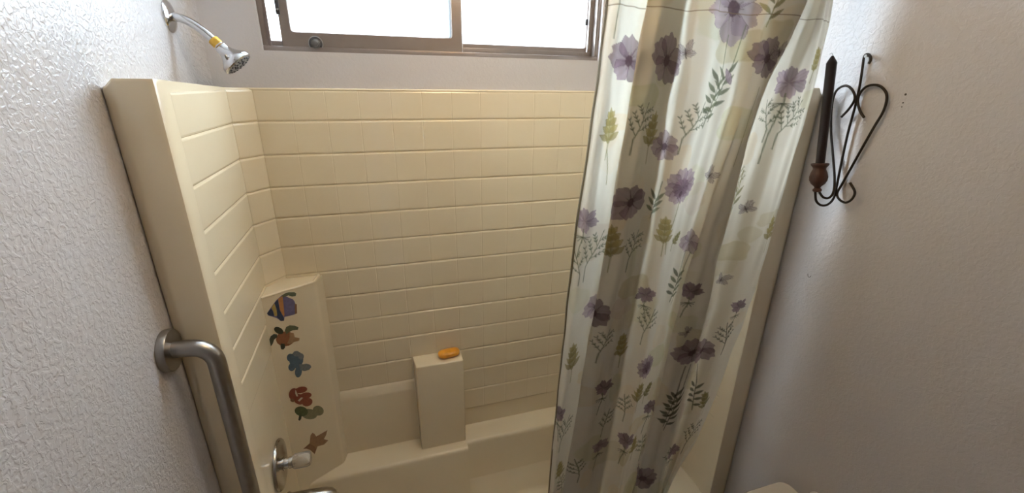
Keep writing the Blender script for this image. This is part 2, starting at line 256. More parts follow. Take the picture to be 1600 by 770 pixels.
STICKERS = {
  'angelfish': [['body','st_violet',[[0.0106,1.1995],[0.0254,1.2155],[0.0448,1.2348],[0.0652,1.2467],[0.0947,1.22],[0.0979,1.2129],[0.1014,1.1941],[0.0993,1.1661],[0.0903,1.1645],[0.0753,1.1654],[0.0595,1.1677],[0.0558,1.1552],[0.0464,1.157],[0.0364,1.172],[0.0239,1.183],[0.0132,1.1912]],0],['nose','st_navy',[[0.0106,1.1995],[0.0241,1.2126],[0.0289,1.2006],[0.029,1.1839],[0.0168,1.1888]],1],['stripe','st_yellow',[[0.0263,1.2142],[0.0373,1.2265],[0.0399,1.2051],[0.0391,1.1809],[0.031,1.1812],[0.0299,1.1992]],1],['stripe','st_navy',[[0.0383,1.2276],[0.0499,1.2363],[0.0484,1.2019],[0.057,1.1627],[0.0549,1.155],[0.0461,1.1576],[0.0374,1.1756],[0.041,1.2047]],1],['stripe','st_orange',[[0.0509,1.2369],[0.0653,1.2443],[0.0635,1.2133],[0.0606,1.1748],[0.0571,1.1687],[0.0498,1.1954]],1],['dorsal_fin','st_olive',[[0.0606,1.2436],[0.0727,1.249],[0.0853,1.2494],[0.1027,1.2438],[0.1081,1.2369],[0.1047,1.2288],[0.0934,1.2308],[0.0828,1.239],[0.0666,1.2371]],1],['tail_fin','st_stardark',[[0.0975,1.2021],[0.1038,1.1982],[0.0996,1.1654],[0.0925,1.1647]],1]],
  'brown_turtle': [['shell','st_brown',[[0.0784,1.0801],[0.075,1.0683],[0.0664,1.0605],[0.0544,1.0582],[0.0415,1.0619],[0.0303,1.0707],[0.023,1.0828],[0.0208,1.0958],[0.0242,1.1072],[0.0324,1.1148],[0.044,1.1173],[0.0568,1.114],[0.0682,1.1055],[0.0759,1.0934]],0],['head','st_darkgreen',[[0.0461,1.1127],[0.0423,1.1107],[0.037,1.1118],[0.0311,1.1159],[0.026,1.1222],[0.0225,1.1293],[0.0214,1.1359],[0.0228,1.1407],[0.0265,1.1428],[0.0318,1.1417],[0.0375,1.1377],[0.0427,1.1315],[0.0463,1.1243],[0.0475,1.1176]],1],['flipper','st_darkgreen',[[0.0273,1.1147],[0.0184,1.1206],[0.0079,1.1167],[-0.0002,1.1027],[-0.0023,1.0858],[0.0026,1.081],[0.0096,1.088],[0.0158,1.1005],[0.0258,1.1052]],1],['flipper','st_olive',[[0.0525,1.119],[0.0589,1.1296],[0.0698,1.1311],[0.086,1.1233],[0.0959,1.1129],[0.0928,1.1048],[0.0773,1.1094],[0.0653,1.1083],[0.0547,1.1037]],1],['tail','st_tan',[[0.0657,1.1051],[0.0776,1.0978],[0.0786,1.0817],[0.0934,1.0708],[0.0908,1.0624],[0.0746,1.0645],[0.0589,1.0622],[0.0521,1.0685],[0.0624,1.0847]],1],['foot','st_darkgreen',[[0.0337,1.0769],[0.0439,1.0712],[0.0433,1.0568],[0.0364,1.0517],[0.0304,1.0566],[0.0306,1.068]],1]],
  'blue_turtle': [['shell','st_blue',[[0.0909,0.9759],[0.0837,0.9655],[0.074,0.9606],[0.0637,0.9624],[0.0549,0.9702],[0.0493,0.9825],[0.048,0.9968],[0.0511,1.0104],[0.0581,1.0206],[0.0675,1.0255],[0.0777,1.0242],[0.0866,1.0167],[0.0925,1.0044],[0.094,0.9899]],0],['flipper','st_blue',[[0.0656,1.0052],[0.0633,0.9991],[0.0592,0.9953],[0.0541,0.9947],[0.0489,0.9973],[0.0448,1.0025],[0.0425,1.0094],[0.0424,1.0166],[0.0446,1.0226],[0.0486,1.0264],[0.0537,1.0271],[0.0588,1.0246],[0.063,1.0194],[0.0654,1.0125]],1],['head','st_greyblue',[[0.0853,1.0118],[0.0835,1.0077],[0.0799,1.0054],[0.0752,1.0055],[0.0704,1.0079],[0.0664,1.012],[0.064,1.0172],[0.0637,1.0223],[0.0655,1.0264],[0.069,1.0287],[0.0736,1.0286],[0.0785,1.0264],[0.0825,1.0222],[0.085,1.017]],1],['flipper','st_greyblue',[[0.0967,0.9954],[0.095,0.9906],[0.0918,0.9876],[0.0878,0.9871],[0.0838,0.9891],[0.0805,0.9932],[0.0787,0.9986],[0.0786,1.0042],[0.0803,1.009],[0.0834,1.0119],[0.0874,1.0125],[0.0914,1.0106],[0.0947,1.0065],[0.0965,1.0011]],1],['flipper','st_blue',[[0.0618,0.9639],[0.058,0.9595],[0.0531,0.9579],[0.048,0.9594],[0.0439,0.9638],[0.0415,0.97],[0.0412,0.977],[0.0431,0.9833],[0.0469,0.9877],[0.0518,0.9893],[0.0568,0.9879],[0.061,0.9836],[0.0635,0.9773],[0.0638,0.9703]],1],['flipper','st_blue',[[0.0806,0.937],[0.077,0.9289],[0.072,0.9239],[0.0666,0.923],[0.0619,0.9264],[0.0588,0.9334],[0.058,0.9426],[0.0595,0.9522],[0.063,0.9602],[0.068,0.9652],[0.0733,0.9662],[0.078,0.9628],[0.0812,0.9559],[0.0821,0.9467]],1],['tail','st_greyblue',[[0.0768,0.9739],[0.0893,0.9659],[0.1005,0.9635],[0.1129,0.9517],[0.1147,0.9417],[0.1057,0.935],[0.0897,0.9377],[0.0766,0.949]],1]],
  'clownfish': [['head','st_red',[[0.0531,0.8533],[0.0476,0.8466],[0.0407,0.8439],[0.034,0.8458],[0.0287,0.8519],[0.0258,0.8608],[0.026,0.8709],[0.0291,0.8801],[0.0345,0.8867],[0.0412,0.8895],[0.0479,0.8877],[0.0533,0.8818],[0.0563,0.8729],[0.0562,0.8627]],0],['body','st_red',[[0.0698,0.8107],[0.0632,0.8084],[0.0551,0.8114],[0.0471,0.8191],[0.0408,0.8299],[0.0375,0.8416],[0.0376,0.8521],[0.0413,0.8592],[0.0477,0.8616],[0.0557,0.8589],[0.0637,0.8514],[0.0701,0.8407],[0.0737,0.8287],[0.0736,0.818]],0],['fin','st_red',[[0.0883,0.8627],[0.0864,0.8574],[0.0807,0.8544],[0.0724,0.8543],[0.0632,0.8571],[0.0549,0.8621],[0.0492,0.8684],[0.0472,0.8748],[0.0491,0.88],[0.0546,0.883],[0.0628,0.8832],[0.0719,0.8806],[0.0802,0.8756],[0.0861,0.8692]],1],['fin','st_red',[[0.0994,0.8306],[0.0974,0.8252],[0.0916,0.8222],[0.0832,0.8222],[0.0738,0.8251],[0.0654,0.8304],[0.0596,0.8369],[0.0575,0.8434],[0.0594,0.8487],[0.0651,0.8517],[0.0733,0.8518],[0.0826,0.849],[0.0911,0.8438],[0.0971,0.8372]],1],['tail','st_red',[[0.0983,0.8049],[0.0975,0.7971],[0.0934,0.7912],[0.0866,0.7887],[0.0787,0.7898],[0.0712,0.7944],[0.0655,0.8016],[0.0629,0.8098],[0.0637,0.8175],[0.0677,0.8232],[0.0743,0.8258],[0.0822,0.8248],[0.0897,0.8204],[0.0955,0.8132]],1],['stripe','st_white',[[0.0495,0.8802],[0.0527,0.8658],[0.0538,0.849],[0.0487,0.852],[0.0464,0.8665]],2],['stripe','st_white',[[0.0503,0.8324],[0.063,0.8395],[0.0693,0.8341],[0.0549,0.8262]],2],['mouth','st_stardark',[[0.0397,0.8366],[0.0379,0.8352],[0.0354,0.8354],[0.0325,0.8372],[0.0298,0.8403],[0.0279,0.844],[0.0272,0.8475],[0.0277,0.8503],[0.0294,0.8517],[0.032,0.8515],[0.0349,0.8497],[0.0375,0.8467],[0.0394,0.843],[0.0402,0.8394]],1]],
  'green_turtle': [['shell','st_palegreen',[[0.1062,0.7316],[0.101,0.725],[0.0915,0.7242],[0.0797,0.7292],[0.0679,0.7391],[0.0585,0.7518],[0.0533,0.7647],[0.0532,0.7754],[0.0582,0.7819],[0.0673,0.7829],[0.0789,0.7782],[0.0907,0.7686],[0.1004,0.756],[0.1059,0.7427]],0],['head','st_green',[[0.076,0.7636],[0.0714,0.7575],[0.0636,0.7564],[0.0541,0.7604],[0.0449,0.7685],[0.0378,0.7793],[0.0341,0.7904],[0.0346,0.7998],[0.0391,0.8057],[0.0467,0.807],[0.056,0.8033],[0.0652,0.7954],[0.0725,0.7846],[0.0764,0.7733]],1],['tail','st_palegreen',[[0.1292,0.7298],[0.1238,0.7248],[0.116,0.7248],[0.1075,0.7296],[0.1,0.7383],[0.0949,0.7491],[0.0932,0.7599],[0.0952,0.7686],[0.1005,0.7735],[0.1081,0.7737],[0.1165,0.7691],[0.1241,0.7605],[0.1294,0.7497],[0.1312,0.7387]],1],['leg','st_darkgreen',[[0.0461,0.7712],[0.0543,0.766],[0.0497,0.751],[0.0434,0.7465],[0.0399,0.753]],1]],
  'starfish': [['body','st_star',[[0.0376,0.619],[0.0623,0.628],[0.0706,0.66],[0.0788,0.6672],[0.0855,0.6566],[0.0894,0.6418],[0.1324,0.6432],[0.1249,0.6251],[0.1144,0.6122],[0.1295,0.5954],[0.1121,0.5873],[0.0875,0.5955],[0.0727,0.5688],[0.0602,0.5974],[0.0473,0.6136]],0],['arm','st_stardark',[[0.0376,0.619],[0.061,0.6267],[0.0753,0.6073],[0.0815,0.5874],[0.0727,0.5688],[0.0602,0.5974],[0.0473,0.6136]],1]]}
WIRES = {'center': [[1.755,-0.6323,1.9634],[1.758,-0.6323,1.9726],[1.764,-0.6232,1.9834],[1.768,-0.6112,1.9876],[1.768,-0.6057,1.981],[1.768,-0.6087,1.9576],[1.768,-0.6148,1.91],[1.768,-0.6177,1.8553],[1.768,-0.6177,1.786],[1.768,-0.6217,1.7045],[1.766,-0.6286,1.6308],[1.755,-0.6369,1.5963],[1.742,-0.6335,1.5779],[1.728,-0.6249,1.5752],[1.716,-0.6164,1.5874],[1.712,-0.6099,1.6122]],'right': [[1.768,-0.6502,1.8264],[1.768,-0.6348,1.8426],[1.768,-0.6216,1.8665],[1.768,-0.6215,1.889],[1.768,-0.6346,1.9065],[1.768,-0.6577,1.9102],[1.768,-0.6778,1.9017],[1.768,-0.6928,1.8818],[1.768,-0.6949,1.8471],[1.768,-0.6828,1.8033],[1.768,-0.668,1.747],[1.768,-0.6528,1.6863],[1.768,-0.6405,1.6381],[1.766,-0.6355,1.6114],[1.762,-0.6483,1.5972],[1.757,-0.672,1.593],[1.752,-0.69,1.6067],[1.75,-0.6943,1.6292],[1.75,-0.6748,1.6515]],'left': [[1.76,-0.5927,1.8238],[1.76,-0.6091,1.8487],[1.76,-0.617,1.8737],[1.76,-0.6058,1.8948],[1.76,-0.5858,1.9074],[1.76,-0.5674,1.9036],[1.76,-0.5556,1.8864],[1.76,-0.557,1.8462],[1.76,-0.5736,1.7819],[1.76,-0.5973,1.7179],[1.758,-0.6219,1.654],[1.748,-0.6368,1.6162],[1.735,-0.6373,1.5997],[1.722,-0.63,1.6009],[1.714,-0.6203,1.6144]]}

# ------------------------------------------------------------------ the room
XR = 1.779; FLOOR = -0.08; CEIL = 2.54; YB = 0.012; YF = -3.0
def joined(name, boxes, m, parent=None):
    bm = bmesh.new()
    for b in boxes:
        t = bm_box(*b); me = bpy.data.meshes.new('t'); t.to_mesh(me); t.free(); bm.from_mesh(me); bpy.data.meshes.remove(me)
    return from_bm(name, bm, m, parent)
WX0, WX1, WZ0, WZ1 = 0.188, 1.294, 1.986, 2.46
tag(box('floor', -0.1, XR+0.1, YF-0.1, 0.13, FLOOR-0.06, FLOOR, 'floor_vinyl'), kind='structure')
tag(box('ceiling', -0.1, XR+0.1, YF-0.1, 0.13, CEIL, CEIL+0.06, 'ceiling_paint'), kind='structure')
wl = [(-0.1, YF-0.1), (0.0, YF-0.1), (0.0, -0.055)]+[(0.040*(1-math.cos(t)), -0.055+0.067*math.sin(t)) for t in [math.radians(90*k/8) for k in range(1, 9)]]+[(0.040, 0.075), (-0.1, 0.075)]
tag(prism('wall_left', wl, FLOOR, CEIL, 'wall_paint'), kind='structure')
wr = tag(box('wall_right', XR, XR+0.1, YF-0.1, 0.075, FLOOR, CEIL, 'right_wall_paint'), kind='structure')
tag(joined('wall_back', [(0, WX0, YB, 0.075, FLOOR, CEIL), (WX1, XR, YB, 0.075, FLOOR, CEIL), (WX0, WX1, YB, 0.075, FLOOR, WZ0), (WX0, WX1, YB, 0.075, WZ1, CEIL)], 'smooth_paint'), kind='structure')
tag(joined('wall_front', [(0, 0.5, YF-0.1, YF, FLOOR, CEIL), (1.32, XR, YF-0.1, YF, FLOOR, CEIL), (0.5, 1.32, YF-0.1, YF, 1.97, CEIL)], 'wall_paint'), kind='structure')
d1 = tag(box('door_1', 0.505, 1.315, YF-0.07, YF-0.03, FLOOR+0.01, 1.965, 'door_wood', bev=0.003), kind='structure')
lathe('door_handle', [(0.0, 0), (0.026, 0), (0.026, 0.006), (0.011, 0.012), (0.011, 0.035), (0.025, 0.045), (0.027, 0.06), (0.018, 0.07), (0, 0.071)], (0.57, YF-0.03, 0.9), (0, 1, 0), 'brushed_steel', d1)
for z_, r_ in ((1.888, 0.0022), (1.868, 0.0016), (1.858, 0.0012)):
    tag(lathe('nail_hole', [(0, -0.001), (r_, -0.001), (r_*1.3, 0.0006), (0, 0.0006)], (XR, -0.7285, z_), (-1, 0, 0), 'hole', wr, n=10), 'small dark nail hole in the paint')
tube('paint_scuff', smooth_path([(XR-0.0002, -0.604, 1.338), (XR-0.0002, -0.607, 1.330), (XR-0.0002, -0.613, 1.329), (XR-0.0002, -0.616, 1.336)]), 0.0007, 'hole', wr, 6, 'faint curved scuff on the paint')

# ------------------------------------------------------------------ window
win = thing('window_1', (0.741, 0.06, WZ0), 'sliding window with bronze metal frame above the tub surround', 'window'); del win['category']; win['kind'] = 'structure'
FY0, FY1 = 0.026, 0.080
Wm = 'window_metal'
# outer frame: four sides, each with an inner stop
box('frame_sill', WX0, WX1, FY0, FY1, WZ0, 2.0, Wm, win, 0.0015)
box('frame_stop', WX0+0.02, WX1-0.02, 0.047, 0.052, 2.0, 2.016, Wm, win, 0.001)
box('frame_jamb', WX0, 0.203, FY0, FY1, 2.0, WZ1-0.02, Wm, win, 0.0015)
box('frame_stop', 0.203, 0.211, 0.03, 0.036, 2.0, WZ1-0.02, Wm, win, 0.001)
box('frame_jamb', 1.279, WX1, FY0, FY1, 2.0, WZ1-0.02, Wm, win, 0.0015)
box('frame_stop', 1.262, 1.279, 0.049, 0.055, 2.0, WZ1-0.02, Wm, win, 0.001)
box('frame_head', WX0, WX1, FY0, FY1, WZ1-0.02, WZ1, Wm, win, 0.0015)
def sash(x0, x1, y0, y1, z0, z1, wl, wr_, wb, wt):
    """one sliding sash: mitred metal frame with rounded sight line, rubber and a pane"""
    bm = bmesh.new(); rings = []
    def rr(a, b, c, d, r, y, n=6):
        pts = []
        for cx, cz, s in ((b-r, d-r, 0), (a+r, d-r, 90), (a+r, c+r, 180), (b-r, c+r, 270)):
            for k in range(n+1):
                t = math.radians(s+90*k/n); pts.append((cx+r*math.cos(t), y, cz+r*math.sin(t)))
        return pts
    o = (x0, x1, z0, z1, 0.002); i = (x0+wl, x1-wr_, z0+wb, z1-wt, 0.007)
    seq = [rr(*o, y1), rr(*o, y0+0.003), rr(x0+0.003, x1-0.003, z0+0.003, z1-0.003, 0.002, y0), rr(i[0]-0.003, i[1]+0.003, i[2]-0.003, i[3]+0.003, 0.009, y0), rr(*i, y0+0.004), rr(*i, y1)]
    f = from_bm('sash', bm_loft(seq+[seq[0]], cap=False), Wm, win, smooth=True, angle=30)
    ym = (y0+y1)/2
    g = box('glass_pane', i[0]-0.004, i[1]+0.004, ym-0.002, ym+0.002, i[2]-0.004, i[3]+0.004, 'window_glass', f)
    return f
s1 = sash(0.240, 0.792, 0.030, 0.046, 1.994, WZ1-0.012, 0.032, 0.038, 0.049, 0.03)     # room-side sash, slid a little open
s2 = sash(0.715, 1.263, 0.056, 0.072, 2.001, WZ1-0.012, 0.045, 0.008, 0.030, 0.03)     # outer sash
for xx in (0.7205, 0.7285, 0.7385, 0.7475):
    box('stile_rib', xx, xx+0.0035, 0.0535, 0.0565, 2.032, WZ1-0.045, Wm, s2)
k = thing('window_knob', (0.334, 0.030, 2.010), 'round dark suction knob stuck on the bottom rail of the left window sash', 'knob')
lathe('suction_cup', [(0, 0), (0.0205, 0), (0.021, 0.002), (0.017, 0.004), (0.0165, 0.0025), (0.011, 0.006), (0, 0.006)], (0.334, 0.0299, 2.010), (0, -1, 0), 'dark_plastic', k)
tube('cup_rim', [(0.334+0.0200*math.cos(2*math.pi*j/32), 0.0275, 2.010+0.0200*math.sin(2*math.pi*j/32)) for j in range(33)], 0.0013, 'grey_plastic', k, 8)
lathe('stem', [(0.013, 0), (0.0125, 0.006), (0.007, 0.010), (0.006, 0.018), (0.0095, 0.021), (0.0095, 0.028), (0.006, 0.030), (0, 0.030)], (0.334, 0.026, 2.009), (0, -1, 0), 'worn_plastic', k)
box('latch', 1.247, 1.2585, 0.047, 0.0555, 2.105, 2.124, 'dark_plastic', s2, 0.001)
lt = box('latch', 0.2365, 0.247, 0.023, 0.0305, 2.085, 2.145, 'dark_plastic', s1, 0.001)
lathe('latch_rivet', [(0, 0), (0.004, 0), (0.003, 0.002), (0, 0.0025)], (0.243, 0.023, 2.098), (0, -1, 0), 'chrome', lt, n=12)

# ------------------------------------------------------------------ ceiling lamp of the bathroom, above the picture
cl = thing('ceiling_lamp', (0.85, -0.66, CEIL), 'round frosted glass ceiling lamp of the bathroom', 'lamp')
lathe('lamp_base', [(0.0, 0.0), (0.10, 0.0), (0.10, 0.025), (0.09, 0.03), (0.0, 0.03)], (0.85, -0.66, CEIL), (0, 0, -1), 'brushed_steel', cl)
lathe('lamp_shade', [(0.088, 0.028), (0.13, 0.05), (0.14, 0.08), (0.12, 0.115), (0.07, 0.14), (0.0, 0.148)], (0.85, -0.66, CEIL), (0, 0, -1), 'lamp_glass', cl)

# ------------------------------------------------------------------ outside
gw = tag(box('garden_wall', -3, 7.5, 3.0, 3.18, -0.5, 2.285, 'stucco', bev=0.01), 'pale stucco garden wall with tiled coping outside the window', 'wall')
tag(box('sky_block_wall', -5, 9, 4.2, 4.5, -0.5, 4.3, 'stucco', bev=0.01), 'tall pale wall added behind the garden wall to block low sky light', 'house')  # added slab: cuts the low-angle skylight that reaches the left wall
me_c = None
for i in range(42):
    x = -3+i*0.25
    if me_c is None:
        bm = bm_loft([[(-0.117, 0.13*math.cos(t), 0.055*math.sin(t)) for t in [math.pi*j/8 for j in range(9)]], [(0.117, 0.118*math.cos(t), 0.048*math.sin(t)) for t in [math.pi*j/8 for j in range(9)]]])
        bmesh.ops.recalc_face_normals(bm, faces=bm.faces); me_c = bpy.data.meshes.new('coping_tile'); bm.to_mesh(me_c); bm.free()
    link('coping_tile', me_c, 'terracotta', gw, loc=(x+0.12, 3.09, 2.285))
tag(box('ground', -4, 8, 0.2, 3.0, -0.56, -0.5, 'ground_outside'), kind='structure')

# ------------------------------------------------------------------ bathtub and tile-pattern surround (one moulded unit)
unit = thing('bathtub_surround', (0.89, -0.26, FLOOR), 'almond fiberglass bathtub with moulded square tile pattern surround', 'bathtub')
FG = 'fiberglass'
TOP = lambda x, y: 1.880+0.021*min(1.0, max(0.0, -y/0.51))
# back
back = box('back_panel', 0.10, 1.68, 0.0042, 0.0115, 0.20, 1.8805, FG, unit)
tube('top_bead', [(0.10, 0.004, 1.8775), (0.5, 0.004, 1.8775), (1.68, 0.004, 1.8775)], 0.0042, FG, back, 10)
ROW = 0.10358; Z0 = 1.887
def tile_mesh(w, h, t=0.0038, bx=0.0022, bz=0.0058, side=0.84):
    """moulded tile lying in the xz plane, proud towards -y: soft sloped edges, deep along the courses, shallow between neighbours"""
    def ring(x, z, y): return [(-x, y, -z), (x, y, -z), (x, y, z), (-x, y, z)]
    a, c = w/2, h/2; bm = bmesh.new()
    xs = [-a, -a+bx, a-bx, a]; zs = [-c, -c+bz*.35, -c+bz, c-bz, c-bz*.35, c]
    dx = [side, 1, 1, side]; dz = [0.02, 0.62, 1, 1, 0.62, 0.02]
    V = [[bm.verts.new((x, -t*fx*fz, z)) for x, fx in zip(xs, dx)] for z, fz in zip(zs, dz)]
    for r in range(5):
        for q in range(3): bm.faces.new((V[r][q], V[r][q+1], V[r+1][q+1], V[r+1][q]))
    for r in range(5):                                   # thin returns down to the panel at both ends
        for q in (0, 3):
            A_, B_ = V[r][q], V[r+1][q]
            bm.faces.new((A_, B_, bm.verts.new((B_.co.x, 0.0002, B_.co.z)), bm.verts.new((A_.co.x, 0.0002, A_.co.z))))
    bmesh.ops.remove_doubles(bm, verts=bm.verts, dist=1e-6); bmesh.ops.recalc_face_normals(bm, faces=bm.faces)
    me = bpy.data.meshes.new('tile'); bm.to_mesh(me); bm.free(); return me
me_tile = tile_mesh(0.09995, ROW-0.0003); me_top = tile_mesh(0.09995, 1.8765-(Z0-ROW)-0.0003)
for k in range(13):
    zt = 1.8765 if k == 0 else Z0-k*ROW; zb = Z0-(k+1)*ROW
    for c in range(15):
        x = 0.142+0.1*c+0.05
        if k >= 11 and x < 0.55: continue
        if k >= 10 and 0.56 < x < 0.73: continue
        t = link('tile', me_top if k == 0 else me_tile, FG, back, loc=(x, 0.0042, (zt+zb)/2))
        t.rotation_euler = (random.uniform(-.0015, .0015), 0, random.uniform(-.002, .002))
# sides: the mirrored pair of end panels with their front flanges
def end_panel(side):
    s = (lambda x: x) if side == 'left' else (lambda x: XR-x)
    poly = [(0.0008, 0.0115), (0.0008, -0.500), (0.004, -0.5035), (0.021, -0.5095), (0.026, -0.51), (0.080, -0.51), (0.087, -0.5075), (0.090, -0.501), (0.0902, -0.4503), (0.0866, -0.4499), (0.0865, -0.066), (0.142, 0.0075), (0.142, 0.0115)]
    pts = [(s(x), y) for x, y in poly]
    rings = [[(x, y, 0.18) for x, y in pts]]
    rings.append([(x, y, TOP(x, y)-0.006) for x, y in pts])
    cx = s(0.06)
    rings.append([(x+(cx-x)*0.03, y+0.003*(1 if y < -0.3 else 0), TOP(x, y)) for x, y in pts])
    bm = bm_loft(rings)
    for v in bm.verts:                                  # outer front corner drops away at the top
        if abs(v.co.x-s(0.0008)) < 0.006 and v.co.y < -0.4 and v.co.z > 1.5: v.co.z -= 0.014
    o = from_bm(side+'_panel', bm, FG, unit, smooth=True, angle=30); o.name = 'end_panel'
    meL = tile_mesh(0.384, ROW-0.0003, side=0.97); meL0 = tile_mesh(0.384, 1.8765-(Z0-ROW)-0.0003, side=0.97)
    L = math.hypot(0.0555, 0.0735)
    meD = tile_mesh(L-0.004, ROW-0.0003, side=0.85); meD0 = tile_mesh(L-0.004, 1.8765-(Z0-ROW)-0.0003, side=0.85)
    ang = math.atan2(0.0735, 0.0555)
    for k in range(8 if side == 'left' else 12):
        zt = 1.8765 if k == 0 else Z0-k*ROW; zm = (zt+Z0-(k+1)*ROW)/2
        t = link('tile', meL if k else meL0, FG, o, loc=(s(0.0865), -0.258, zm)); t.rotation_euler = (0, 0, math.pi/2 if side == 'left' else -math.pi/2)
        if k < 6 or side == 'right':
            t = link('tile', meD if k else meD0, FG, o, loc=(s(0.0865+0.0278), -0.066+0.0368, zm)); t.rotation_euler = (0, 0, ang if side == 'left' else -ang)
    return o
end_panel('left'); end_panel('right')
# corner shelf column on the left
P0 = Vector((0.088, -0.144, 0)); P1 = Vector((0.236, -0.061, 0)); FD = (P1-P0).normalized(); FN = Vector((FD.y, -FD.x, 0))
e1 = P1+FD*0.006+Vector((0, 0.006, 0))
poly = [(P0.x-0.02, P0.y-0.0112), (P0.x, P0.y), (P1.x-0.003, P1.y-0.0017), (P1.x+0.004, P1.y+0.004), (P1.x+0.008, P1.y+0.012), (0.258, 0.006), (0.10, 0.006), (0.07, -0.06)]
bm = bm_loft([[(x, y, 0.30) for x, y in poly], [(x, y, 1.256) for x, y in poly]])
cs = from_bm('corner_shelf', bm, FG, unit, smooth=True, angle=40)
lip = [(P0.x+0.002, P0.y+0.004, 1.2565), (P0.x*.5+P1.x*.5-0.001, P0.y*.5+P1.y*.5+0.003, 1.2565), (P1.x-0.008, P1.y-0.0005, 1.2565), (P1.x-0.001, P1.y+0.006, 1.2565), (P1.x+0.001, P1.y+0.016, 1.2565), (P1.x+0.010, 0.004, 1.2565)]
tube('shelf_lip', lip, 0.0045, FG, cs, 10)
# stepped lower splash panel left of the pedestal
def yz_prism(name, prof, x0, x1, m, parent, bev=0.0):
    bm = bm_loft([[(x0, y, z) for y, z in prof], [(x1, y, z) for y, z in prof]])
    return from_bm(name, bm, m, parent, smooth=True, angle=50)
yz_prism('splash_panel', [(0.006, 0.752), (-0.001, 0.747), (-0.004, 0.740), (-0.012, 0.716), (-0.014, 0.706), (-0.014, 0.42), (0.006, 0.42)], 0.245, 0.56, FG, unit)
# back ledges
def ledge(x0, x1, yf, zt, yd):
    pr = [(0.006, zt+0.004), (-0.010, zt+0.001), (-0.02, zt), (yf+0.012, zt-0.0005), (yf+0.004, zt-0.003), (yf, zt-0.009), (yf-0.002, zt-0.018), (yd+0.004, 0.165), (yd-0.002, 0.145), (yd-0.014, 0.128), (yd-0.034, 0.119), (yd-0.06, 0.117), (yd-0.06, 0.05), (0.006, 0.05)]
    return yz_prism('back_ledge', pr, x0, x1, FG, unit)
ledge(0.06, 0.742, -0.127, 0.447, -0.150); ledge(0.736, 1.72, -0.095, 0.447, -0.118)
# soap pedestal
bm = bm_loft([[(0.5505, 0.006, 0.43), (0.7425, 0.006, 0.43), (0.7405, -0.080, 0.43), (0.5525, -0.080, 0.43)], [(0.5465, 0.006, 0.857), (0.7425, 0.006, 0.857), (0.7415, -0.078, 0.857), (0.5530, -0.078, 0.857)]])
bevel(bm, 0.005, 3)
sp = from_bm('soap_pedestal', bm, FG, unit, smooth=True, angle=40)
# tub body
def rrect(x0, x1, y0, y1, r, z, n=8):
    pts = []
    for cx, cy, s in ((x1-r, y1-r, 0), (x0+r, y1-r, 90), (x0+r, y0+r, 180), (x1-r, y0+r, 270)):
        for k in range(n+1):
            t = math.radians(s+90*k/n); pts.append((cx+r*math.cos(t), cy+r*math.sin(t), z))
    return pts
tub = bm_loft([rrect(0.002, XR-0.002, -0.515, -0.02, 0.004, FLOOR), rrect(0.002, XR-0.002, -0.518, -0.02, 0.004, 0.16), rrect(0.002, XR-0.002, -0.535, -0.02, 0.004, 0.19), rrect(0.002, XR-0.002, -0.537, -0.02, 0.006, 0.245),
               rrect(0.010, XR-0.010, -0.527, -0.03, 0.01, 0.260), rrect(0.20, 1.56, -0.475, -0.10, 0.05, 0.259), rrect(0.21, 1.55, -0.466, -0.11, 0.05, 0.248), rrect(0.24, 1.47, -0.446, -0.13, 0.05, 0.135), rrect(0.27, 1.42, -0.43, -0.15, 0.05, 0.118)])
from_bm('tub', tub, FG, unit, smooth=True, angle=40)

# ------------------------------------------------------------------ sea creature stickers on the corner shelf column
LAB = dict(angelfish='striped blue and orange fish sticker just under the corner shelf top', brown_turtle='brown sea turtle sticker with dark flippers below the striped fish',
           blue_turtle='blue sea turtle sticker third from the top of the corner column', clownfish='red fish sticker with white bands above the green turtle',
           green_turtle='green and grey turtle sticker between the red fish and starfish', starfish='tan starfish sticker lowest of all, above the clear shower knob')
for nm, pieces in STICKERS.items():
    allp = [q for _, _, pl_, _ in pieces for q in pl_]
    c = P0+FD*(sum(q[0] for q in allp)/len(allp)); cz = min(q[1] for q in allp)
    r = thing(nm+'_sticker', (c.x, c.y, cz), LAB[nm], 'sticker', 'sea creature stickers on the corner column')
    for pn, mm, pl_, layer in pieces:
        h0 = 0.0001 if layer == 0 else 0.0005*layer; h1 = 0.0007+0.0006*layer
        bm = bm_loft([[P0+FD*s_+FN*h0+Vector((0, 0, z_)) for s_, z_ in pl_], [P0+FD*s_+FN*h1+Vector((0, 0, z_)) for s_, z_ in pl_]])
        from_bm(pn, bm, mm, r)

# ------------------------------------------------------------------ bar of soap
sb = thing('soap_bar', (0.690, -0.034, 0.857), 'orange bar of soap lying on the soap pedestal', 'soap')
bm = bmesh.new(); bmesh.ops.create_uvsphere(bm, u_segments=28, v_segments=18, radius=1)
for v in bm.verts:
    x, y, z = v.co
    f = lambda a, p: math.copysign(abs(a)**p, a)
    v.co = Vector((f(x, .62)*0.044, f(y, .72)*0.0235, f(z, .7)*0.0150))
    v.co.z += 0.0149-0.002*(1-abs(x))*(z > 0.4)
bmesh.ops.rotate(bm, verts=bm.verts, cent=(0, 0, 0), matrix=Matrix.Rotation(math.radians(6), 3, 'Z'))
bmesh.ops.translate(bm, verts=bm.verts, vec=(0.690, -0.034, 0.8574))
so = from_bm('soap_body', bm, 'soap', sb, smooth=True, angle=80)

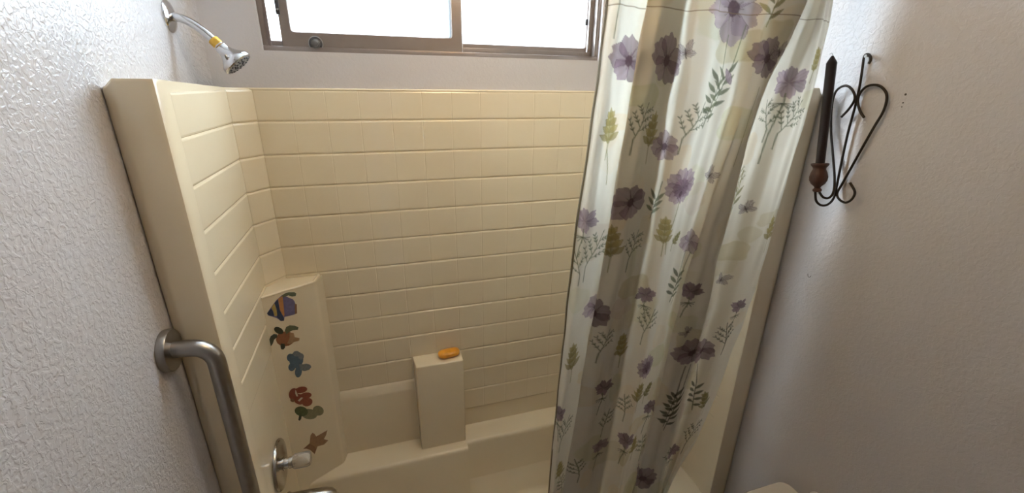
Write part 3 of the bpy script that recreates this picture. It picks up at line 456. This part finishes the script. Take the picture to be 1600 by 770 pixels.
# ------------------------------------------------------------------ shower arm and head
sh = thing('shower_fixture', (0.0, -0.087, 2.054), 'chrome shower head on a bent arm from the left wall', 'shower head')
lathe('wall_flange', [(0.039, 0), (0.039, 0.002), (0.034, 0.006), (0.022, 0.010), (0.014, 0.012), (0.0, 0.012)], (0.0005, -0.087, 2.054), (1, 0, 0), 'chrome', sh, 36)
arm = smooth_path([(0.006, -0.087, 2.054), (0.03, -0.087, 2.0495), (0.052, -0.087, 2.038), (0.075, -0.087, 2.019), (0.093, -0.087, 2.0)], 8)
tube('shower_arm', arm, 0.0108, 'chrome', sh, 20)
ax = Vector((0.645, -0.05, -0.765)).normalized()
p0 = Vector((0.0895, -0.087, 2.0035))
lathe('thread_tape', [(0.0, 0), (0.0125, 0), (0.0138, 0.002), (0.0138, 0.016), (0.0125, 0.018), (0, 0.018)], p0, ax, 'thread_tape', sh, 20)['label'] = 'yellow thread tape collar'
hd = lathe('spray_head', [(0.0, 0.017), (0.0125, 0.017), (0.013, 0.021), (0.016, 0.024), (0.0165, 0.034), (0.0185, 0.042), (0.025, 0.052), (0.033, 0.061), (0.0385, 0.067), (0.0405, 0.072), (0.0405, 0.079), (0.038, 0.082), (0.0355, 0.0815), (0.035, 0.079), (0, 0.079)], p0, ax, 'chrome', sh, 40, angle=30)
fc = p0+ax*0.079; u_ = ax.orthogonal().normalized(); w_ = ax.cross(u_)
fp = lathe('face_plate', [(0.0345, 0), (0.0345, 0.002), (0.020, 0.0035), (0.019, 0.002), (0.008, 0.002), (0.007, 0.0045), (0, 0.005)], fc, ax, 'grey_plastic', hd, 32)
me_n = None
for R_, n_ in ((0.029, 16), (0.014, 9)):
    for j in range(n_):
        t = 2*math.pi*j/n_; q = fc+ax*0.002+u_*(R_*math.cos(t))+w_*(R_*math.sin(t))
        if me_n is None:
            bm = bm_lathe([(0.0026, 0), (0.0022, 0.0035), (0.0, 0.0035)], (0, 0, 0), ax, 8); bmesh.ops.recalc_face_normals(bm, faces=bm.faces); me_n = bpy.data.meshes.new('nozzle'); bm.to_mesh(me_n); bm.free()
        link('nozzle', me_n, 'dark_plastic', hd, loc=q)

# ------------------------------------------------------------------ tub valve, spout
vv = thing('shower_valve', (0.090, -0.307, 0.738), 'round metal shower valve with clear acrylic knob on the left end panel', 'faucet')
lathe('escutcheon', [(0.080, -0.001), (0.080, 0.004), (0.077, 0.008), (0.060, 0.0115), (0.022, 0.013), (0.0, 0.013)], (0.0893, -0.307, 0.738), (1, 0, 0), 'worn_chrome', vv, 44)
lathe('stem', [(0.0, 0.01), (0.021, 0.010), (0.021, 0.014), (0.0175, 0.015), (0.0165, 0.028), (0.0185, 0.029), (0.0185, 0.042), (0.0, 0.042)], (0.090, -0.307, 0.738), (1, 0, 0), 'chrome', vv, 24)
bm = bmesh.new(); n = 40; rings = []
for r_, h_ in ((0.019, 0.039), (0.0225, 0.043), (0.0235, 0.055), (0.0235, 0.080), (0.0215, 0.090), (0.018, 0.093)):
    rings.append([(0.090+h_, -0.307+(r_*(1+0.035*math.cos(8*t)))*math.cos(t), 0.738+(r_*(1+0.035*math.cos(8*t)))*math.sin(t)) for t in [2*math.pi*k/n for k in range(n)]])
bm.free(); from_bm('acrylic_knob', bm_loft(rings), 'clear_acrylic', vv, smooth=True, angle=40)
spt = thing('tub_spout', (0.090, -0.307, 0.565), 'metal tub spout below the round shower valve', 'faucet')
rings = []
for x, r1, zc in ((0.089, 0.036, 0.566), (0.094, 0.036, 0.566), (0.10, 0.031, 0.567), (0.16, 0.030, 0.565), (0.205, 0.029, 0.561), (0.228, 0.026, 0.557), (0.242, 0.018, 0.553), (0.247, 0.006, 0.551)):
    rings.append([(x, -0.307+r1*math.cos(t), zc+r1*math.sin(t)*(1.0 if math.sin(t) > 0 else 1.05)) for t in [2*math.pi*k/24 for k in range(24)]])
from_bm('spout_body', bm_loft(rings), 'worn_chrome', spt, smooth=True, angle=50)
lathe('outlet', [(0.018, 0), (0.018, 0.022), (0.014, 0.022), (0.014, 0.004), (0, 0.004)], (0.212, -0.307, 0.540), (0, 0, -1), 'worn_chrome', spt, 20)

# ------------------------------------------------------------------ grab bar on the left wall
GY = -0.556; GX = 0.084
gb = thing('grab_bar', (0.0, GY, 1.345), 'brushed steel grab bar on the left wall beside the surround flange', 'grab bar')
path = [(0.012, GY, 1.345), (0.03, GY, 1.345), (0.045, GY, 1.3435)]
for j in range(1, 9):
    t = math.radians(90*j/9); path.append((GX-0.045+0.045*math.sin(t)+0.006, GY, 1.2985+0.045*math.cos(t)))
path += [(GX+0.006, GY, 1.29), (GX+0.006, GY, 1.1), (GX+0.006, GY, 0.9), (GX+0.006, GY, 0.71)]
for j in range(1, 9):
    t = math.radians(90*j/9); path.append((GX-0.045+0.045*math.cos(t)+0.006, GY, 0.70-0.045*math.sin(t)))
path += [(0.03, GY, 0.6545), (0.012, GY, 0.654)]
tube('bar', path, 0.0185, 'brushed_steel', gb, 24)
for z in (1.345, 0.654):
    lathe('wall_plate', [(0.046, 0), (0.047, 0.002), (0.047, 0.013), (0.045, 0.016), (0.020, 0.0165), (0, 0.0165)], (0.0004, GY, z), (1, 0, 0), 'brushed_steel', gb, 40)

# ------------------------------------------------------------------ wall sconce with candle
sc = thing('wall_sconce', (XR, -0.62, 1.575), 'black wrought iron heart-shaped wire sconce on the right wall', 'sconce')
for nm in ('center', 'right', 'left'):
    tube({'center': 'hook_rod', 'right': 'heart_scroll', 'left': 'heart_scroll'}[nm], smooth_path(WIRES[nm], 8), 0.0033, 'iron', sc, 10)
lathe('wall_nail', [(0.0018, 0), (0.0018, 0.016), (0.004, 0.0165), (0.004, 0.018), (0, 0.018)], (XR, -0.614, 1.9825), (-1, 0, 0), 'brushed_steel', sc, 10)
cax = Vector((0, 0.1492, 0.9888)).normalized()
cb = Vector((1.710, -0.6162, 1.614))
cup = lathe('candle_cup', [(0.0, 0), (0.008, 0.0), (0.0115, 0.003), (0.0115, 0.008), (0.0075, 0.012), (0.009, 0.016), (0.0175, 0.024), (0.0225, 0.034), (0.0235, 0.044), (0.0205, 0.056), (0.0165, 0.066), (0.0165, 0.070), (0.0225, 0.078), (0.0228, 0.082), (0.019, 0.0835), (0.013, 0.080), (0.0125, 0.070), (0, 0.070)], cb, cax, 'turned_wood', sc, 32, angle=30)
cup['label'] = 'brown turned wood candle cup'
cd = thing('taper_candle', cb+cax*0.071, 'dark burgundy taper candle standing in the iron sconce cup', 'candle')
lathe('candle_body', [(0.0118, 0.0), (0.0118, 0.02), (0.0130, 0.28), (0.0132, 0.285), (0.0120, 0.288), (0.0035, 0.303), (0.0015, 0.304), (0, 0.304)], cb+cax*0.071, cax, 'wax', cd, 16, angle=30)
q = cb+cax*0.371
tube('wick', smooth_path([q, q+Vector((0, 0.001, 0.007)), q+Vector((0, 0.006, 0.011)), q+Vector((0, 0.010, 0.008))], 5), 0.0011, 'wick', cd, 6)

# ------------------------------------------------------------------ toilet at the right wall and a bottle on its tank
to = thing('toilet', (1.60, -0.98, FLOOR), 'white porcelain toilet with its tank against the right wall', 'toilet')
def rr_loft(name, rings, m, parent, bev=None):
    return from_bm(name, bm_loft(rings), m, parent, smooth=True, angle=40)
rr_loft('tank_lid', [rrect(1.567, 1.755, -1.225, -0.735, 0.03, 0.570), rrect(1.560, 1.758, -1.230, -0.730, 0.035, 0.575), rrect(1.560, 1.758, -1.230, -0.730, 0.035, 0.592), rrect(1.566, 1.756, -1.224, -0.736, 0.033, 0.600)], 'porcelain', to)
rr_loft('tank', [rrect(1.60, 1.745, -1.18, -0.78, 0.03, 0.24), rrect(1.585, 1.75, -1.20, -0.76, 0.03, 0.40), rrect(1.575, 1.75, -1.21, -0.75, 0.03, 0.572)], 'porcelain', to)
lathe('flush_lever', [(0.009, 0), (0.009, 0.012), (0.0, 0.013)], (1.577, -1.14, 0.52), (-1, 0, 0), 'chrome', to, 16)
def oval(cx, a, b, z, n=36): return [(cx+a*math.cos(2*math.pi*k/n), -0.98+b*math.sin(2*math.pi*k/n), z) for k in range(n)]
rr_loft('bowl', [oval(1.42, 0.14, 0.10, FLOOR), oval(1.42, 0.13, 0.09, 0.0), oval(1.40, 0.15, 0.10, 0.12), oval(1.37, 0.215, 0.165, 0.24), oval(1.37, 0.23, 0.18, 0.29), oval(1.37, 0.225, 0.175, 0.30)], 'porcelain', to)
rr_loft('seat_lid', [oval(1.375, 0.225, 0.178, 0.301), oval(1.375, 0.23, 0.182, 0.31), oval(1.375, 0.225, 0.178, 0.33), oval(1.375, 0.19, 0.15, 0.338)], 'porcelain', to)
bt = thing('bottle', (1.712, -0.866, 0.600), 'small white round-topped bottle standing on the toilet tank lid', 'bottle')
lathe('bottle_body', [(0.0, 0.0), (0.019, 0.0), (0.021, 0.003), (0.021, 0.05), (0.019, 0.058), (0, 0.058)], (1.712, -0.866, 0.600), (0, 0, 1), 'white_plastic', bt)
lathe('bottle_cap', [(0.0, 0.056), (0.0165, 0.056), (0.0165, 0.080), (0.015, 0.090), (0.010, 0.097), (0.0, 0.099)], (1.712, -0.866, 0.600), (0, 0, 1), 'white_plastic', bt)

# ------------------------------------------------------------------ shower curtain: rod, rings, printed cloth
rod = thing('curtain_rod', (0.0, -0.572, 2.205), 'metal shower curtain rod spanning wall to wall', 'curtain rod')
tube('rod_tube', [(0.004, -0.572, 2.205), (0.9, -0.572, 2.205), (XR-0.004, -0.572, 2.205)], 0.0125, 'brushed_steel', rod, 20)
for x, a in ((0.0005, 1), (XR-0.0005, -1)):
    lathe('rod_flange', [(0.03, 0), (0.03, 0.006), (0.018, 0.012), (0.018, 0.025), (0, 0.025)], (x, -0.572, 2.205), (a, 0, 0), 'brushed_steel', rod, 28)

CURTAIN_STEP = 0.0021
def catmull(P, n):
    """dense centripetal-like spline through the plan-view points of one fold profile; n samples for each span"""
    P = np.asarray(P, float)
    Q = np.vstack([2*P[0]-P[1], P, 2*P[-1]-P[-2]])
    out = []
    for i in range(len(P)-1):
        a, b, c, d = Q[i], Q[i+1], Q[i+2], Q[i+3]
        t = (np.arange(n[i])/n[i])[:, None]
        L = max(np.linalg.norm(c-b), 1e-4)
        m1 = (c-a)/max(np.linalg.norm(b-a)+L, 1e-4)*L
        m2 = (d-b)/max(np.linalg.norm(d-c)+L, 1e-4)*L
        out.append((2*t**3-3*t**2+1)*b+(t**3-2*t**2+t)*m1+(-2*t**3+3*t**2)*c+(t**3-t**2)*m2)
    out.append(P[-1:])
    return np.vstack(out)
def curtain_grid():
    """points [row, column, xyz] of the hanging cloth, and its own flat coordinates u (across) and z"""
    zl = np.array(CURTAIN_LEVELS); tab = np.array(CURTAIN_FOLDS)           # levels x points x (x, y)
    seg = np.linalg.norm(np.diff(tab, axis=1), axis=2).mean(0)
    n = np.maximum(2, np.round(seg/CURTAIN_STEP)).astype(int)
    u = np.concatenate([[0], np.cumsum(np.concatenate([np.full(k, s/k) for k, s in zip(n, seg)]))])
    zs = np.arange(0.335, 2.165, CURTAIN_STEP*1.02)[::-1]
    order = np.argsort(zl)
    rows = []
    for z in zs:
        P = np.empty((tab.shape[1], 2))
        for k in range(2):
            for j in range(tab.shape[1]):
                P[j, k] = np.interp(z, zl[order], tab[order, j, k])
        rows.append(P)
    rows = np.array(rows)
    ker = np.hanning(91); ker /= ker.sum()                                   # smooth the folds down the drop
    pad = np.concatenate([np.repeat(rows[:1], 45, 0), rows, np.repeat(rows[-1:], 45, 0)])
    sm = np.apply_along_axis(lambda a: np.convolve(a, ker, 'valid'), 0, pad)
    G = np.empty((len(zs), len(u), 3))
    for i, z in enumerate(zs):
        G[i, :, :2] = catmull(sm[i], n); G[i, :, 2] = z
    U, Z = np.meshgrid(u, zs)
    G[:, :, 1] += 0.0022*np.sin(U*38+Z*9)*np.sin(Z*17+U*21)+0.0012*np.sin(U*90-Z*31+2*np.sin(Z*8))
    G[:, :, 1] += 0.0030*np.sin(U*150+3*np.sin(Z*2.3)+Z*4)*(0.55+0.45*np.sin(U*23+Z*3))       # narrow drape ripples
    return G, u, zs
G, cu, cz = curtain_grid()
NZ, NU = len(cz), len(cu)
cp = np.interp(cu, [0, .2, .26, .80, .95, 1.25], [0, .2, .289, .833, .899, 1.199])     # cloth hidden inside the two pleats carries less of the pattern
UU, ZZ = np.meshgrid(cp, cz)
BASE = np.array((0.725, 0.685, 0.585))
INK = np.empty((NZ, NU, 3)); INK[:] = BASE
def srgb(*c): return np.array([((v/255)/12.92 if v/255 <= 0.04045 else ((v/255+0.055)/1.055)**2.4) for v in c])
PURPLE, LILAC, PLUM = srgb(132, 108, 122), srgb(168, 148, 158), srgb(76, 55, 62)
GREEN, DKGREEN, OLIVE, STRAW = srgb(104, 112, 84), srgb(70, 76, 56), srgb(140, 134, 82), srgb(176, 160, 96)
INKLINE = srgb(74, 62, 60)
def window_of(u, z, r):
    i0, i1 = np.searchsorted(-cz, [-(z+r), -(z-r)]); j0, j1 = np.searchsorted(cp, [u-r, u+r])
    return slice(max(i0, 0), min(i1+1, NZ)), slice(max(j0, 0), min(j1+1, NU))
def blend(sl, a, col):
    a = np.clip(a, 0, 1)[..., None]; INK[sl] = INK[sl]*(1-a)+np.asarray(col)*a
AA = 0.0016
def stroke(pts, w, col, alpha=0.9, taper=False):
    pts = np.asarray(pts, float); c = pts.mean(0); r = np.abs(pts-c).max()+w+0.004
    sl = window_of(c[0], c[1], r); U, Z = UU[sl], ZZ[sl]
    if U.size == 0: return
    best = np.full(U.shape, -1e9)
    for k, (a, b) in enumerate(zip(pts, pts[1:])):
        d = b-a; L = max(d @ d, 1e-12); t = np.clip(((U-a[0])*d[0]+(Z-a[1])*d[1])/L, 0, 1)
        dist = np.hypot(U-a[0]-t*d[0], Z-a[1]-t*d[1])
        ww = w*(1-0.6*(k/len(pts))) if taper else w
        best = np.maximum(best, ww/2-dist)
    blend(sl, np.clip(best/AA+0.5, 0, 1)*alpha, col)
def petal(u, z, L, W, ang, col, edge=None, alpha=0.85):
    """petal growing from (u, z) at angle ang (degrees, 0 = right, 90 = up)"""
    a = math.radians(ang); sl = window_of(u+math.cos(a)*L/2, z+math.sin(a)*L/2, L*0.75+W); U, Z = UU[sl]-u, ZZ[sl]-z
    if U.size == 0: return
    s = (U*math.cos(a)+Z*math.sin(a))/L; t = (-U*math.sin(a)+Z*math.cos(a))/W
    prof = 0.5*np.sin(np.pi*np.clip(s, 0, 1)**0.75)*(0.75+0.35*np.clip(s, 0, 1))+0.0
    d = (prof-np.abs(t)-0.05*np.sin(s*19+u*90)*prof)*W
    m = np.clip(d/AA+0.3, 0, 1)*((s > 0) & (s < 1))
    shade = 0.62+0.38*np.clip(s, 0, 1)+0.10*np.sin(t*26)
    a_ = np.clip(m*alpha, 0, 1)[..., None]
    c = np.asarray(col)*np.clip(shade, .4, 1.1)[..., None]
    INK[sl] = INK[sl]*(1-a_)+c*a_
    if edge is not None: blend(sl, np.clip(1-np.abs(d-0.0008)/0.0014, 0, 1)*((s > 0.03) & (s < 0.99))*0.5, edge)
def round_petal(u, z, L, W, ang, col, edge=None, alpha=0.85):
    """broad petal with a blunt, slightly notched end"""
    a = math.radians(ang); sl = window_of(u+math.cos(a)*L/2, z+math.sin(a)*L/2, L*0.75+W); U, Z = UU[sl]-u, ZZ[sl]-z
    if U.size == 0: return
    s = (U*math.cos(a)+Z*math.sin(a))/L; t = (-U*math.sin(a)+Z*math.cos(a))/W
    end = 1-0.07*np.cos(t*15+u*70)-0.10*t*t
    prof = 0.5*np.clip(s/0.55, 0, 1)**0.7*np.sqrt(np.clip(1-np.clip((s-0.55)/np.clip(end-0.55, .05, 1), 0, 1)**2.4, 0, 1))
    d = (prof-np.abs(t))*W
    m = np.clip(d/AA+0.3, 0, 1)*((s > 0) & (s < end))
    shade = 0.66+0.40*np.clip(s, 0, 1)+0.09*np.sin(t*24+s*3)+0.10*t
    a_ = np.clip(m*alpha, 0, 1)[..., None]
    INK[sl] = INK[sl]*(1-a_)+np.asarray(col)*np.clip(shade, .4, 1.15)[..., None]*a_
    if edge is not None: blend(sl, np.clip(1-np.abs(d-0.0008)/0.0015, 0, 1)*((s > 0.1) & (s < end))*0.5, edge)
def anemone(u, z, r, rot=0, col=PURPLE, centre=True):
    for k in (0, 2, 4, 1, 3): round_petal(u, z, r*(1.06+0.16*((k*37) % 3-1)), r*1.12, rot+72*k+11*((k*53) % 3-1), col*(0.78+0.12*((k*29) % 4)), PLUM, 0.74)
    if centre:
        sl = window_of(u, z, r*0.4); d = np.hypot(UU[sl]-u, ZZ[sl]-z); blend(sl, np.clip((r*0.24-d)/AA+.5, 0, 1)*0.85, PLUM)
        for k in range(10):
            t = k*0.628; stroke([(u+r*.2*math.cos(t), z+r*.2*math.sin(t)), (u+r*.38*math.cos(t), z+r*.38*math.sin(t))], 0.0016, PLUM, .7)
def peony(u, z, r, rot=0):
    for k in range(8): round_petal(u+r*.12*math.cos(k), z+r*.12*math.sin(k), r, r*0.9, rot+45*k, LILAC*(0.78+0.1*((k*31) % 4)), PLUM, .8)
    for k in range(7): round_petal(u, z-r*.1, r*.62, r*.6, rot+20+51*k, PURPLE*(0.85+0.12*(k % 3)), PLUM, .8)
    petal(u, z-r*.25, r*.4, r*.35, 250+rot, PLUM, None, .7)
def fern(u, z, h, lean=0, col=GREEN, n=6, side=0):
    """feathery sprig: stem rising from (u, z) with forked side twigs"""
    h = h*1.12
    a = math.radians(90+lean); tip = (u+h*math.cos(a), z+h*math.sin(a))
    stroke([(u-0.002, z-h*0.45), (u, z), ((u+tip[0])/2+h*.03, (z+tip[1])/2), tip], 0.0028, col)
    for k in range(n):
        f = 0.12+0.8*k/n; bx, bz = u+h*f*math.cos(a), z+h*f*math.sin(a); s = 1 if (k+side) % 2 else -1
        b = a-s*math.radians(48); L = h*(0.52-0.3*f)
        e = (bx+L*math.cos(b), bz+L*math.sin(b)); stroke([(bx, bz), e], 0.0022, col)
        for g in (0.35, 0.65, 1.0):
            qx, qz = bx+(e[0]-bx)*g, bz+(e[1]-bz)*g
            for w in (-38, 30): petal(qx, qz, h*0.13, h*0.05, math.degrees(b)+w, col*(0.85+0.3*((k+w) % 2)), None, .85)
    petal(tip[0], tip[1], h*.14, h*.055, math.degrees(a), col, None, .85)
def leafy(u, z, h, lean=0, col=STRAW):
    """broad lobed leaf in straw green"""
    h = h*1.3; z = z-h*.12
    a = 90+lean
    petal(u, z, h, h*.42, a, col, OLIVE, .7)
    for k in range(4):
        f = .1+.2*k; x, y = u+h*f*math.cos(math.radians(a)), z+h*f*math.sin(math.radians(a))
        for s in (-1, 1): petal(x, y, h*(.42-.06*k), h*.20, a+s*(62-7*k), col*(.85+.2*(k % 2)), OLIVE, .75)
    stroke([(u-.001, z-h*.45), (u, z), (u+h*.9*math.cos(math.radians(a)), z+h*.9*math.sin(math.radians(a)))], .0024, OLIVE, .8)
def iris(u, z, r, flip=1, stem=0.11, col=LILAC):
    for ang, L, c in ((150, .95, 1.), (100, .8, .75), (35, 1.0, .85), (-10, 1.15, .7), (-150, .7, .9), (-75, .75, 1.05)):
        ang = ang if flip > 0 else 180-ang
        round_petal(u, z, r*L, r*.62, ang, col*c, PURPLE, .85)
    zc = z-r*1.0
    for k in range(7): stroke([(u, zc), (u+r*.62*math.cos(math.pi*(1.0+k/6)), zc+r*.35*math.sin(math.pi*(1.0+k/6))-.002)], .0022, DKGREEN, .8)
    stroke([(u, z-r*.5), (u+flip*.002, zc), (u-flip*.006, zc-stem*.5), (u-flip*.010, zc-stem)], .0028, GREEN, .9)
def butterfly(u, z, s, rot=0, col=INKLINE):
    for sgn in (1, -1):
        for ang, L, W in ((52, 1.0, .55), (-12, .72, .55)):
            A_ = rot+90-sgn*(90-ang); petal(u, z, s*L, s*W, A_, LILAC*.9, INKLINE, .45)
            for w in (-14, 0, 14):
                t = math.radians(A_+w); stroke([(u, z), (u+s*L*.86*math.cos(t), z+s*L*.86*math.sin(t))], .0014, col, .55)
    t = math.radians(rot+90); stroke([(u-s*.3*math.cos(t), z-s*.3*math.sin(t)), (u+s*.3*math.cos(t), z+s*.3*math.sin(t))], .003, col, .9)
def spray(u0, z0, u1, z1, col=GREEN, n=7, side=1):
    """long bare stem from flower (u0, z0) to foot (u1, z1) with pointed leaves near the foot"""
    stroke([(u0, z0), (u0*.6+u1*.4+.004, z0*.6+z1*.4), (u1, z1)], .0028, col, .9)
    for k in range(n):
        f = .5+.45*k/n; x, y = u0+(u1-u0)*f, z0+(z1-z0)*f
        s = 1 if k % 2 else -1
        petal(x, y, .045-.002*k, .012, 90-s*side*(38+4*k), col*(.8+.25*(k % 3)), None, .85)
def blot(u, z, ru, rz, col, alpha, sq=3.0):
    sl = window_of(u, z, max(ru, rz)*1.3); U, Z = (UU[sl]-u)/ru, (ZZ[sl]-z)/rz
    w = 0.16*np.sin(U*4.1+z*40)+0.12*np.sin(Z*5.3+u*31)
    d = 1-(np.abs(U)**sq+np.abs(Z)**sq)**(1/sq)+w*.5
    blend(sl, np.clip(d/0.10, 0, 1)*alpha*(0.75+0.25*np.clip(1-d, 0, 1)), col)
TINTS = [srgb(214, 201, 168), srgb(205, 203, 172), srgb(206, 190, 176), srgb(222, 208, 182), srgb(196, 186, 150)]
rb = random.Random(11)
for i in range(110):
    blot(rb.uniform(0, cp[-1]), rb.uniform(.34, 2.16), rb.uniform(.02, .06), rb.uniform(.02, .055), rb.choice(TINTS), rb.uniform(.3, .75), rb.choice((2.2, 3, 4)))
# left panel
anemone(.092, 1.955, .052, 20); leafy(.066, 1.775, .068, 4); stroke([(.066, 1.75), (.078, 1.70), (.083, 1.66)], .0022, OLIVE)
stroke([(.03, 2.13), (.036, 2.07), (.034, 2.0)], .0024, GREEN)
iris(.026, 1.570, .042, 1, .06); fern(.052, 1.44, .085, -28); fern(.035, 1.42, .06, 25, GREEN, 4)
anemone(.118, 1.30, .04, 40, LILAC); leafy(.056, 1.125, .075, 6, STRAW*.9); iris(.018, .955, .038, -1, .06, PURPLE); fern(.042, .85, .075, -22); leafy(.07, .70, .06, 10); fern(.10, .62, .06, 20)
# deep fold in shade
fern(.430, 1.775, .075, -20); anemone(.505, 1.958, .055, 10); leafy(.488, 1.765, .07, -6); anemone(.452, 1.615, .05, 70); fern(.478, 1.45, .07, -18); leafy(.424, 1.475, .075, 8)
anemone(.403, 1.295, .045, 15); fern(.433, 1.165, .065, -15); leafy(.517, 1.135, .065, 0); iris(.470, 1.03, .036, 1, .06, PURPLE); fern(.498, .86, .06, -12); iris(.50, .79, .034, 1, .06); fern(.44, .70, .06, 15)
# narrow lit panel
butterfly(.566, 1.975, .036, 15); anemone(.552, 1.752, .04, 30, LILAC); fern(.594, 1.775, .078, -24); spray(.565, 1.66, .542, 1.56, GREEN, 6); iris(.576, 1.325, .034, -1, .05, PURPLE); fern(.586, 1.20, .075, -16); fern(.575, .9, .06, 10); iris(.60, .80, .04, 1, .06, PURPLE)
# broad middle panel
anemone(.672, 2.078, .075, -18, LILAC); spray(.676, 2.02, .648, 1.80, GREEN, 8); spray(.716, 2.045, .660, 1.815, GREEN, 8, -1)
petal(.704, 1.905, .045, .018, 118, LILAC, PLUM); leafy(.628, 2.10, .045, 10)
peony(.624, 1.650, .044, 10); stroke([(.624, 1.61), (.618, 1.56), (.606, 1.50), (.612, 1.46)], .0024, OLIVE); leafy(.600, 1.500, .062, 4); leafy(.640, 1.49, .035, -40, OLIVE)
butterfly(.724, 1.668, .034, -35); anemone(.722, 1.478, .036, 30, LILAC, False); spray(.718, 1.45, .690, 1.29, GREEN, 8); stroke([(.735, 1.45), (.72, 1.36), (.70, 1.28)], .0022, GREEN)
iris(.772, 1.335, .036, 1, .05, PURPLE); peony(.628, 1.085, .036, 40); leafy(.612, .965, .06, -5, STRAW*.85); leafy(.65, .97, .045, -35, OLIVE*.9); anemone(.82, 1.118, .048, 25, PURPLE); spray(.828, 1.07, .796, .82, DKGREEN, 10); spray(.812, 1.07, .790, .84, DKGREEN, 8, -1)
butterfly(.79, 1.198, .026, 60); iris(.70, .90, .036, 1, .07, PURPLE); fern(.72, .70, .07, 12); leafy(.66, .74, .06, 6); fern(.84, .66, .07, -15); anemone(.77, .62, .045, 0)
# dark diagonal fold and right panel
anemone(.786, 1.968, .046, 5, PURPLE*.8); butterfly(.822, 1.982, .032, 20); spray(.77, 2.14, .758, 2.04, OLIVE, 4); stroke([(.79, 1.9), (.80, 1.8), (.79, 1.7)], .002, OLIVE)
iris(1.036, 1.912, .052, 1, .165); fern(1.046, 1.78, .085, -32, GREEN, 7); fern(1.024, 1.79, .07, 24, GREEN, 5, 1); butterfly(1.026, 1.560, .032, 25); spray(.975, 1.68, .968, 1.55, OLIVE, 5)
leafy(1.128, 1.46, .065, -4); butterfly(1.008, 1.330, .034, -20); iris(1.076, 1.238, .032, 1, .12, PURPLE); fern(1.068, 1.10, .07, 10, DKGREEN, 6); fern(.97, 1.62, .06, 12, OLIVE); anemone(1.0, 1.08, .045, 30); spray(1.0, 1.03, 1.03, .84, DKGREEN, 8)
leafy(1.08, .86, .06, 20, OLIVE); fern(1.06, .70, .08, -10, DKGREEN); iris(1.0, .66, .04, -1, .07, PURPLE); leafy(1.11, 1.95, .05, 5, STRAW)
# stitched top hem
for dz in (0.0,):
    stroke([(0, 2.068), (cp[-1]*.5, 2.068), (cp[-1], 2.068)], .0022, srgb(120, 100, 70), .8)

ct = thing('shower_curtain', (1.3, -0.572, 2.165), 'cream fabric shower curtain printed with purple flowers, leaves and butterflies', 'curtain')
def grid_mesh(name, P, colors, parent):
    nz, nu = P.shape[:2]; me = bpy.data.meshes.new(name)
    idx = np.arange(nz*nu).reshape(nz, nu)
    q = np.stack([idx[:-1, :-1], idx[1:, :-1], idx[1:, 1:], idx[:-1, 1:]], -1).reshape(-1, 4)
    me.vertices.add(nz*nu); me.vertices.foreach_set('co', (P-np.array(root_loc(parent))).reshape(-1).astype(np.float32))
    me.loops.add(q.size); me.loops.foreach_set('vertex_index', q.reshape(-1).astype(np.int32))
    me.polygons.add(len(q)); me.polygons.foreach_set('loop_start', (np.arange(len(q))*4).astype(np.int32))
    me.polygons.foreach_set('use_smooth', np.ones(len(q), dtype=bool))
    me.update(calc_edges=True)
    at = me.color_attributes.new('print', 'FLOAT_COLOR', 'POINT')
    rgba = np.ones((nz*nu, 4), np.float32); rgba[:, :3] = colors.reshape(-1, 3); at.data.foreach_set('color', rgba.reshape(-1))
    me.validate()
    return link(name, me, 'curtain_cloth', parent)
grid_mesh('cloth', G, INK, ct)
# turned hems: a second layer of cloth along the left edge
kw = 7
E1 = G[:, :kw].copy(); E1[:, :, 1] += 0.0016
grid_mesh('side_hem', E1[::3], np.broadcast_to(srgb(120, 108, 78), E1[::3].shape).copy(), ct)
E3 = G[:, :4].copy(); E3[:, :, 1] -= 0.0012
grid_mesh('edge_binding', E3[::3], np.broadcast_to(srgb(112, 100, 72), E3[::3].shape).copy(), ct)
# rings
ring_root = None
rj = [int(NU*f) for f in (0.02, 0.09, 0.40, 0.49, 0.56, 0.66, 0.86, 0.98)]
for j, c in enumerate(rj):
    x, y = G[0, c, 0], G[0, c, 1]
    bm = bm_tube([(0, 0.021*math.cos(t)*1.0, 0.028*math.sin(t)) for t in [2*math.pi*k/20 for k in range(21)]], 0.0018, 8)
    r = from_bm('curtain_ring', bm, 'brushed_steel'); r.location = (x, -0.572, 2.1925)
    tag(r, ('first', 'second', 'third', 'fourth', 'fifth', 'sixth', 'seventh', 'eighth')[j]+' metal curtain ring from the left along the rod', 'curtain ring', 'rings holding the shower curtain')
